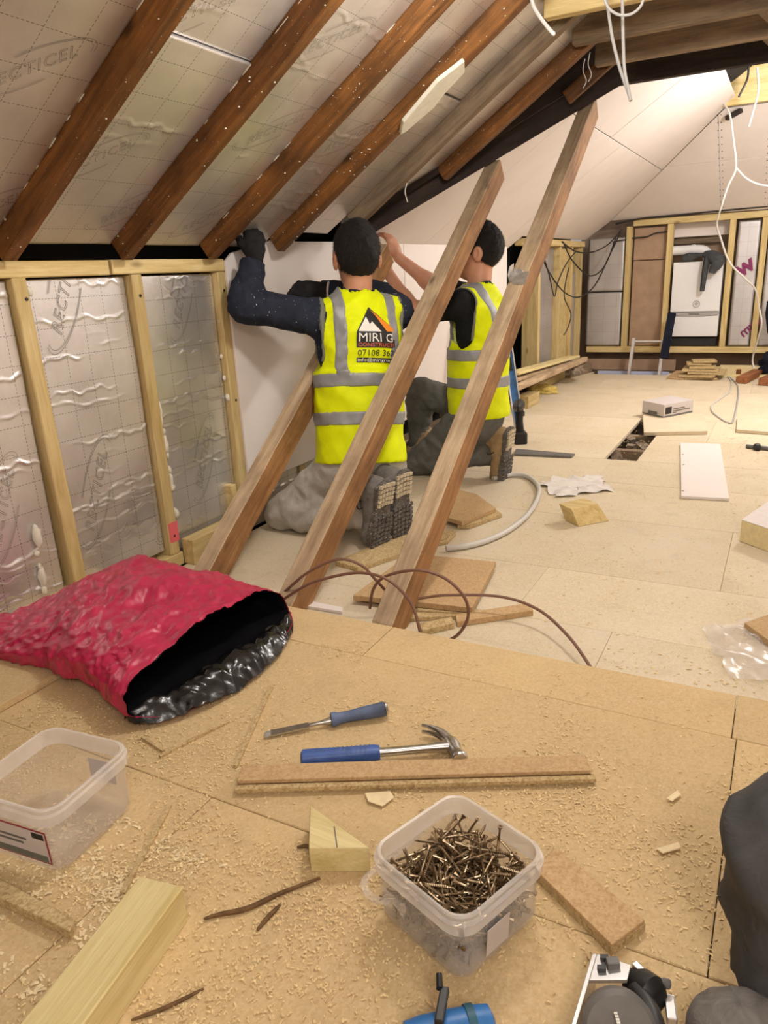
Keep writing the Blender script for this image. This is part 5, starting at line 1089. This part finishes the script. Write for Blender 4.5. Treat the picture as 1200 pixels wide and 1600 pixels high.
# a boot, local: x heel to toe, z up from the sole
BOOT = {}
def boot_parts():
    f = lambda P: np.maximum(U([cap(P, (.045, 0, .05), (.12, 0, .052), .042, .041), cap(P, (.12, 0, .048), (.245, 0, .038), .042, .040), ell(P, (.235, 0, .036), np.eye(3), (.052, .046, .038)), cap(P, (.055, 0, .06), (.048, 0, .175), .048, .054)], .03)+wr(P, .0016, 70), np.maximum(.012-P[:, 2], P[:, 2]-.178-.01*np.sin(P[:, 0]*60)))
    P, Q = nets(f, (-.03, -.08, 0), (.32, .08, .2), .006); me = bpy.data.meshes.new('boot_upper'); me.from_pydata(P.tolist(), [], Q.tolist()); me.polygons.foreach_set('use_smooth', [True]*len(Q)); BOOT['upper'] = me
    out = [(-.004, .030), (.0, .018), (.0, -.018), (-.004, -.030), (.02, -.038), (.07, -.037), (.12, -.033), (.17, -.042), (.22, -.049), (.265, -.042), (.288, -.022), (.293, 0), (.288, .022), (.265, .042), (.22, .049), (.17, .042), (.12, .033), (.07, .037), (.02, .038)]
    out = [(-.004, .0)]+[p for p in out[3:]]
    BOOT['sole'] = MB().prism([V((x, y*1.18, 0)) for x, y in out], (0, 0, .024)).mesh('boot_sole', bevel=.003, seg=1)
    rr_ = random.Random(5); heel, fore = MB(), MB()
    for i in range(15):
        for j in range(-2, 3):
            x = .004+i*.0195; hw = .036 if x < .13 else .046; hw *= 1.16; y = j*hw*.40
            if .10 < x < .135 or abs(y) > hw or (x > .26 and abs(j) == 2): continue
            (heel if x < .10 else fore).box((x+.006+abs(j)*.002, y, -.0035), (.014, hw*.32, .009), Matrix.Rotation(rr_.uniform(-.3, .3), 3, 'Z'))
    BOOT['heel'] = heel.mesh('heel_lugs'); BOOT['fore'] = fore.mesh('tread_lugs')
    lc = MB()
    for i in range(5):
        x = .085+i*.022; z = .128-i*.013; lc.tube(catmull([(x, -.03, z-.018), (x+.012, 0, z+.004-(.0 if i else 0)), (x+.004, .03, z-.018)], 4), .003, 5)
    lc.tube(catmull([(.09, .01, .135), (.12, .03, .12), (.13, .055, .08), (.11, .065, .05)], 4), .0028, 5); lc.tube(catmull([(.09, -.01, .135), (.125, -.035, .12), (.125, -.06, .09)], 4), .0028, 5)
    BOOT['lace'] = lc.mesh('laces')
boot_parts()
def boot(parent, m, upper, solem='sole', heelm='sole', lace='blackcab', sc=1.):
    for nm, k, mt in (('boot', 'upper', upper), ('boot_sole', 'sole', solem), ('heel_tread', 'heel', heelm), ('toe_tread', 'fore', 'sole'), ('laces', 'lace', lace)):
        me = BOOT[k].copy(); me.materials.clear(); o = link(nm, me, MAT[mt], parent, m @ Matrix.Diagonal((sc, sc*1.08, sc, 1)))
def bframe(heel, toe, up):
    """boot placed with the heel of the sole at heel, pointing to toe, its ankle side towards up"""
    return frame(V(heel), V(toe)-V(heel), up)
def box_of(pts, m): P = np.array(pts); return P.min(0)-m, P.max(0)+m
def belt(fig, P): return (P-A_(fig.J['hip']))@A_(fig.tu)
def make_person(name, label, fig, top, trou, sleeve, bare_arms=False, glove=None, hands=(), legs='LR', vest=True, hem=.02, hairkw={}, q=1.):
    J = fig.J; root = thing(name, label, 'person', (J['hip'][0], J['hip'][1], 0 if vest else PZ))
    L = np.linalg.norm(J['neck']-J['hip'])
    allp = list(J.values()); lo, hi = box_of(allp, .13)
    hf = lambda P: U([fig.headf(P), fig.neckf(P)], .02)
    def bodyf(P):
        d = U([fig.tors(P, -.016), fig.arm(P, 'L', -.001 if bare_arms else -.008), fig.arm(P, 'R', -.001 if bare_arms else -.008)]+[fig.leg(P, s_, -.014) for s_ in legs], .03)
        d = smin(d, hf(P), .015)
        for h_ in hands: d = smin(d, hand(P, *h_), .01)
        return d
    solid('body', bodyf, lo, hi, .0085*q, 'skin', root)
    hl, hh = fig.hc-.16, fig.hc+.16
    solid('face', lambda P: np.maximum(hf(P)-.0012, belt(fig, P)-9), hl+np.array([0, 0, .03]), hh, .004*q, 'skin', root)
    hair = solid('hair', lambda P: fig.hairf(P, **hairkw), hl, hh, .0035*q, 'hair', root)
    rn = np.random.default_rng(3); hm_ = hair.data; hv = np.array([v.co[:] for v in hm_.vertices]); ho = np.array(ROOT[hair.name]); sel = rn.integers(0, len(hv), int(5200/q)); vs = []; fs = []
    crown = fig.hpt(.01, -.05, .10)
    for i_, k_ in enumerate(sel):
        p = hv[k_]+ho; n = unit(p-fig.hpt(0, -.014, .01)); fl_ = p-crown; fl_ = fl_-n*(fl_@n)
        if np.linalg.norm(fl_) < 1e-5 or (p-fig.hc)@fig.H[2] < -.06: continue
        fl_ = unit(fl_); sd_ = np.cross(n, fl_); fl_ = unit(fl_+sd_*rn.normal(.35, .35)); d = unit(n*rn.uniform(.15, .55)+fl_*.8); L_ = rn.uniform(.008, .017); sw_ = np.cross(d, n)*.0009; b = len(vs)
        vs += [p-n*.002-sw_-ho, p-n*.002+sw_-ho, p+d*L_*.6+sw_*.7-ho, p+d*L_*.6-sw_*.7-ho, p+d*L_-n*.002-ho]; fs += [(b, b+1, b+2, b+3), (b+3, b+2, b+4)]
    nv_ = len(hv); old = [tuple(pl.vertices) for pl in hm_.polygons]; me = bpy.data.meshes.new('hair'); me.from_pydata([tuple(v) for v in hv]+[tuple(v) for v in vs], [], old+[tuple(i+nv_ for i in f) for f in fs]); me.polygons.foreach_set('use_smooth', [True]*len(me.polygons)); me.materials.append(MAT['hair']); me.update(); hair.data = me
    for sx in (-1, 1):
        MB().lathe([(.001, -.010), (.008, -.006), (.010, 0), (.008, .006), (.001, .010)], V(fig.hpt(sx*.031, .081, .004)), V(fig.H[1]), 14).build('eye', 'logowht', root)
        MB().lathe([(.0045, 0), (.0045, .001)], V(fig.hpt(sx*.031, .0908, .004)), V(fig.H[1]), 12).build('iris', 'blackcab', root)
        MB().tube(catmull([V(fig.hpt(sx*.012, .095, .019)), V(fig.hpt(sx*.03, .095, .026)), V(fig.hpt(sx*.047, .082, .020))], 4), .0032, 6).build('eyebrow', 'hair', root)
    # jumper or tee: torso plus sleeves cut at sleeve fraction
    def topf(P):
        d = fig.tors(P, .002)+wr(P, .002, 38); d = np.maximum(d, -belt(fig, P)+.03); d = np.maximum(d, belt(fig, P)-L-.02+.35*((P-A_(J['neck']))@A_(fig.f)))
        for s_ in 'LR':
            a, b, c = J['sh'+s_], J['el'+s_], J['wr'+s_]
            arm = fig.arm(P, s_, .018)+wr(P, .0034, 52, 1.7)
            if sleeve < 1:
                arm = U([cap(P, a, a+(b-a)*sleeve, .064, .066)], .01)+wr(P, .002, 45, .7); e = a+(b-a)*sleeve; arm = np.maximum(arm, (P-A_(e))@A_(unit(b-a)))
            else:
                arm = np.maximum(arm, (P-A_(b+(c-b)*.93))@A_(unit(c-b)))
            d = smin(d, arm, .025)
        return d
    tlo, thi = box_of([J[k] for k in ('neck', 'hip', 'shL', 'shR', 'elL', 'elR')]+([J['wrL'], J['wrR']] if sleeve >= 1 else []), .16)
    solid('jumper' if sleeve >= 1 else 'tee_shirt', topf, tlo, thi, .0075*q, top, root)
    def trf(P):
        d = np.maximum(fig.tors(P, .004), belt(fig, P)-.12)
        for s_ in legs: d = smin(d, fig.leg(P, s_, .012 if vest else .020)+wr(P, .0046 if vest else .011, 36 if vest else 24, .4)+wr(P, .002, 70, 2.), .045)
        return np.maximum(d, (.004 if vest else PZ+.06)-P[:, 2])
    tl_, th_ = box_of([J['hip']]+[J[a+s_] for a in ('hp', 'kn', 'an') for s_ in legs], .17); solid('trousers', trf, tl_, th_, .0085*q, trou, root)
    if glove:
        for i, h_ in enumerate(hands):
            w_ = np.array(h_[0], float); fd = unit(h_[1])
            gf = lambda P: np.maximum(U([hand(P, h_[0], h_[1], h_[2], h_[3], h_[4], .0045), cap(P, w_-fd*.05, w_+fd*.03, .033, .031)], .012)+wr(P, .0012, 110), -((P-A_(w_-fd*.055))@A_(fd)))
            solid('glove', gf, w_-.17, w_+.17, .0042, glove, root)
            MB().lathe([(.034, 0), (.036, .004), (.034, .008)], V(w_-fd*.058), V(fd), 18).build('cuff_edge', 'label', root)
    if vest:
        sh = {s_: (J['sh'+s_], J['el'+s_]) for s_ in 'LR'}
        def vestf(P, o=0.):
            q = (P-A_(J['hip']))@A_(fig.T).T
            d = fig.tors(P, .013, .012)+wr(P, .0045, 22, .9)+wr(P, .0022, 48, 2.2)-o
            flare = cap(P, J['hip']-fig.tu*.03, J['hip']+fig.tu*L*.5, .155, .15)*0+np.sqrt((q[:, 0]/.178)**2+(q[:, 1]/.145)**2+1e-9)*.15-.15
            flare = np.maximum(flare+wr(P, .004, 26, .3)-o, q[:, 2]-L*.55)
            d = smin(d, flare, .03)
            for s_ in 'LR':
                a, b = sh[s_]; out = fig.r*(1 if s_ == 'R' else -1)
                hole = cap(P, a+out*.022-fig.tu*.13, a+out*.04+fig.tu*.0, .074, .086); d = np.maximum(d, -hole)
            d = np.maximum(d, -cap(P, J['neck']-fig.tu*.01, J['neck']+fig.tu*.12, .070, .075))
            return np.maximum(d, hem-q[:, 2])
        vl, vh = box_of([J[k] for k in ('neck', 'hip', 'shL', 'shR')], .17)
        ve = solid('hi_vis_vest', vestf, vl, vh, .0065, 'vest', root)
        def strip(kind, c, w_, sg=1):
            def g(P):
                q = (P-A_(J['hip']))@A_(fig.T).T
                k = np.abs(q[:, 2]-c)-w_ if kind == 'h' else np.maximum(np.abs(q[:, 0]*sg-c)-w_, .50*L-q[:, 2])
                return np.maximum(vestf(P, .003), k)
            zc = J['hip'][2]+c; l2, h2 = vl.copy(), vh.copy()
            if kind == 'h': l2[2] = max(l2[2], zc-.10); h2[2] = min(h2[2], zc+.10)
            else: l2[2] = J['hip'][2]+.42*L; cc = J['neck']+fig.r*sg*c; l2[:2] = np.maximum(l2[:2], cc[:2]-.24); h2[:2] = np.minimum(h2[:2], cc[:2]+.24)
            s_ = solid('reflective_strip', g, l2, h2, .0065, 'reflect', None)
            if s_: M_ = s_.matrix_basis.copy(); s_.parent = ve; s_.matrix_basis = Matrix.Translation(-ROOT[ve.name]) @ M_
        strip('h', .50*L, .026); strip('h', .285*L, .026); strip('v', .116, .022, 1); strip('v', .098, .023, -1)
        for s_ in 'LR':     # grey binding round the arm hole
            a, b = sh[s_]; out = fig.r*(1 if s_ == 'R' else -1)
            def pf(P):
                hole = cap(P, a+out*.022-fig.tu*.13, a+out*.04+fig.tu*.0, .074, .086); return np.maximum(np.abs(hole)-.005, np.maximum(fig.tors(P, .0175, .012), -fig.tors(P, .004, .012)))
            p_ = solid('binding', pf, a-.16, a+.16, .005, 'piping', None)
            if p_: M_ = p_.matrix_basis.copy(); p_.parent = ve; p_.matrix_basis = Matrix.Translation(-ROOT[ve.name]) @ M_
        fig.vest = ve
    return root
# --- kneeling worker in navy with the printed vest
J1 = dict(hip=(-1.450, 2.470, .270), neck=(-1.497, 2.597, .931), shL=(-1.603, 2.465, .854), shR=(-1.397, 2.733, .854), elL=(-1.800, 2.278, .912), wrL=(-1.810, 2.374, 1.075), elR=(-1.58, 2.93, .910), wrR=(-1.755, 2.715, .950),
          hpL=(-1.515, 2.41, .265), hpR=(-1.40, 2.55, .265), knL=(-1.785, 2.385, .068), knR=(-1.66, 2.80, .068), anL=(-1.37, 2.335, .115), anR=(-1.34, 2.48, .125), head=(-1.499, 2.612, 1.073))
f1 = Fig(J1, (-.72, .69, 0), (-.66, .75, 0), (.02, -.03, 1), 1.09)
m1 = make_person('person', 'kneeling person seen from behind in navy jumper and printed yellow hi-vis vest', f1, 'navy', 'greytr', 1.0, glove='glove',
    hands=[((-1.810, 2.381, 1.085), (-.15, .35, 1), (-.9, .4, -.1), 1, .62), ((-1.760, 2.710, .953), (-.9, -.38, .1), (-.2, .5, -.8), 1, .95)], hem=.02, hairkw=dict(o=.011, base=-.052, slope=.72))
boot(m1, bframe((-1.236, 2.29, .275), (-1.290, 2.30, .012), (-1, .22, .0)), 'bootgrey', heelm='soledust', sc=.95)
boot(m1, bframe((-1.222, 2.40, .285), (-1.257, 2.425, .012), (-.97, .3, .05)), 'bootgrey', heelm='soledust', sc=.95)
# print on the back of the vest, laid on the cloth
ve = f1.vest; dg = bpy.context.evaluated_depsgraph_get(); bvh = BVHTree.FromPolygons([v.co for v in ve.data.vertices], [p.vertices[:] for p in ve.data.polygons]); vo = ROOT[ve.name]
bc = V(f1.J['hip']+f1.tu*.492+f1.r*.030); br, bu, bf = V(f1.r), V(f1.tu), V(f1.f)
def vprint(me_v, me_f, mat, nm, off):
    bm = bmesh.new(); vv = [bm.verts.new((x, y, 0)) for x, y in me_v]
    for f_ in me_f:
        try: bm.faces.new([vv[i] for i in f_])
        except ValueError: pass
    bmesh.ops.triangulate(bm, faces=bm.faces[:])
    for it in range(3):
        es = [e for e in bm.edges if e.calc_length() > .012]
        if es: bmesh.ops.subdivide_edges(bm, edges=es, cuts=1); bmesh.ops.triangulate(bm, faces=bm.faces[:])
    for v in bm.verts:
        p = bc+br*v.co.x+bu*v.co.y-bf*.4; hit = bvh.ray_cast(p-vo, bf); q = (hit[0]+vo if hit[0] else p+bf*.27)-bf*(off+.0015); v.co = q-vo
    me = bpy.data.meshes.new(nm); bm.to_mesh(me); bm.free(); me.materials.append(MAT[mat])
    o = bpy.data.objects.new(nm, me); COL.objects.link(o); o.parent = ve; return o
def vtext(s_, x, y, w_, size, mat, off=.0034, font_space=1.):
    me = text_mesh(s_, size, space=font_space); xs = [v.co.x for v in me.vertices]; k = w_/(max(xs)-min(xs)); mx = (max(xs)+min(xs))/2
    keep = [p for p in me.polygons if p.normal.z > .5]
    vprint([((v.co.x-mx)*k+x, v.co.y+y) for v in me.vertices], [p.vertices[:] for p in keep], mat, 'printed_lettering', off)
vprint([(-.075, -.035), (.085, -.035), (.085, .022), (-.075, .022)], [(0, 1, 2, 3)], 'logoblk', 'printed_panel', .0022)
vprint([(-.075, .022), (-.018, .118), (.085, .036), (.085, .022)], [(0, 1, 2, 3)], 'logoblk', 'printed_roof_shape', .0020)
vprint([(-.016, .110), (-.002, .096), (.050, .026), (.080, .028), (.080, .040)], [(0, 1, 2, 3, 4)], 'orange', 'printed_roof_shape', .0030)
vprint([(-.068, .024), (-.034, .080), (-.022, .050), (-.012, .062), (.026, .024)], [(0, 1, 2, 3, 4)], 'logowht', 'printed_roof_shape', .0030)
vtext('MIRI G', .004, .000, .140, .046, 'logowht'); vtext('CONSTRUCTI', .004, -.026, .146, .020, 'logored'); vtext('07108 367', .004, -.056, .150, .032, 'logoblk', .0028)
vprint([(-.075, -.090), (.085, -.090), (.085, -.073), (-.075, -.073)], [(0, 1, 2, 3)], 'logoblk', 'printed_panel', .0022); vtext('info@mirigroup', .004, -.0815, .150, .017, 'logowht')
# --- second worker in black tee
J2 = dict(hip=(-1.305, 3.40, .315), neck=(-1.310, 3.43, .915), shL=(-1.345, 3.285, .850), shR=(-1.325, 3.575, .850), elL=(-1.575, 3.235, .832), wrL=(-1.725, 3.30, 1.010), elR=(-1.56, 3.52, .915), wrR=(-1.735, 3.44, 1.075),
          hpL=(-1.325, 3.32, .305), hpR=(-1.325, 3.49, .315), knL=(-1.615, 3.355, .068), knR=(-1.69, 3.56, .395), anL=(-1.265, 3.40, .115), anR=(-1.74, 3.60, .10), head=(-1.325, 3.45, 1.085))
f2 = Fig(J2, (-.97, -.05, 0), (-.96, -.24, .02), (.04, 0, 1), 1.06)
m2 = make_person('person', 'kneeling person in black tee and yellow hi-vis vest, arms raised to the plasterboard', f2, 'blacktee', 'dkgreytr', .72, bare_arms=True,
    hands=[((-1.73, 3.305, 1.02), (-.45, .25, .9), (-.85, .2, -.2), 1, .55), ((-1.74, 3.44, 1.085), (-.35, -.1, .95), (-.9, .1, -.2), 1, .55)], hem=.0, hairkw=dict(o=.014, slope=.62, base=-.026))
boot(m2, bframe((-1.135, 3.40, .255), (-1.165, 3.41, .008), (-1, .05, 0)), 'boottan', heelm='soledust')
boot(m2, bframe((-1.66, 3.61, .002), (-1.95, 3.55, .002), (0, 0, 1)), 'boottan')
# --- crouching person cut off by the right edge
J3 = dict(hip=(.50, .62, .36), neck=(.47, .90, .92), shL=(.30, .96, .86), shR=(.62, .88, .86), elL=(.24, 1.06, .62), wrL=(.28, .95, .50), elR=(.68, .98, .64), wrR=(.45, 1.02, .55),
          hpL=(.42, .66, .34), hpR=(.58, .62, .34), knL=(.088, .865, .33), knR=(.66, 1.0, .42), anL=(.090, .80, .13), anR=(.66, .78, .17), head=(.46, 1.0, 1.03))
f3 = Fig(J3, (-.3, .9, -.4), (-.35, .8, -.35), (-.05, .35, 1))
m3 = make_person('person', 'crouching person in charcoal trousers at the right edge, only knee and boot in view', f3, 'blacktee', 'blacktr', 1.0, hands=[((.28, .95, .49), (-.3, .2, -.9), (-.5, -.6, 0), 1, .5), ((.45, 1.02, .54), (-.9, .1, -.3), (0, -.3, -.9), 1, .5)], vest=False, q=1.35)
boot(m3, bframe((.235, .80, PZ+.014), (-.02, .70, PZ+.014), (0, 0, 1)), 'bootgrey', sc=.92)
boot(m3, bframe((.70, .72, PZ+.014), (.66, 1.0, PZ+.014), (0, 0, 1)), 'bootgrey')
tq = bframe((.235, .80, PZ+.014), (-.02, .70, PZ+.014), (0, 0, 1)); Pt, Qt = nets(lambda P: np.maximum(ell(P, (.236, 0, .034), np.eye(3), (.050, .048, .039)), .232-P[:, 0]), (.2, -.07, -.02), (.31, .07, .1), .005)
me = bpy.data.meshes.new('toe_cap'); me.from_pydata(Pt.tolist(), [], Qt.tolist()); me.polygons.foreach_set('use_smooth', [True]*len(Qt)); link('toe_cap', me, MAT['tealpl'], m3, tq @ Matrix.Diagonal((.94, .94*1.08, .94, 1)))
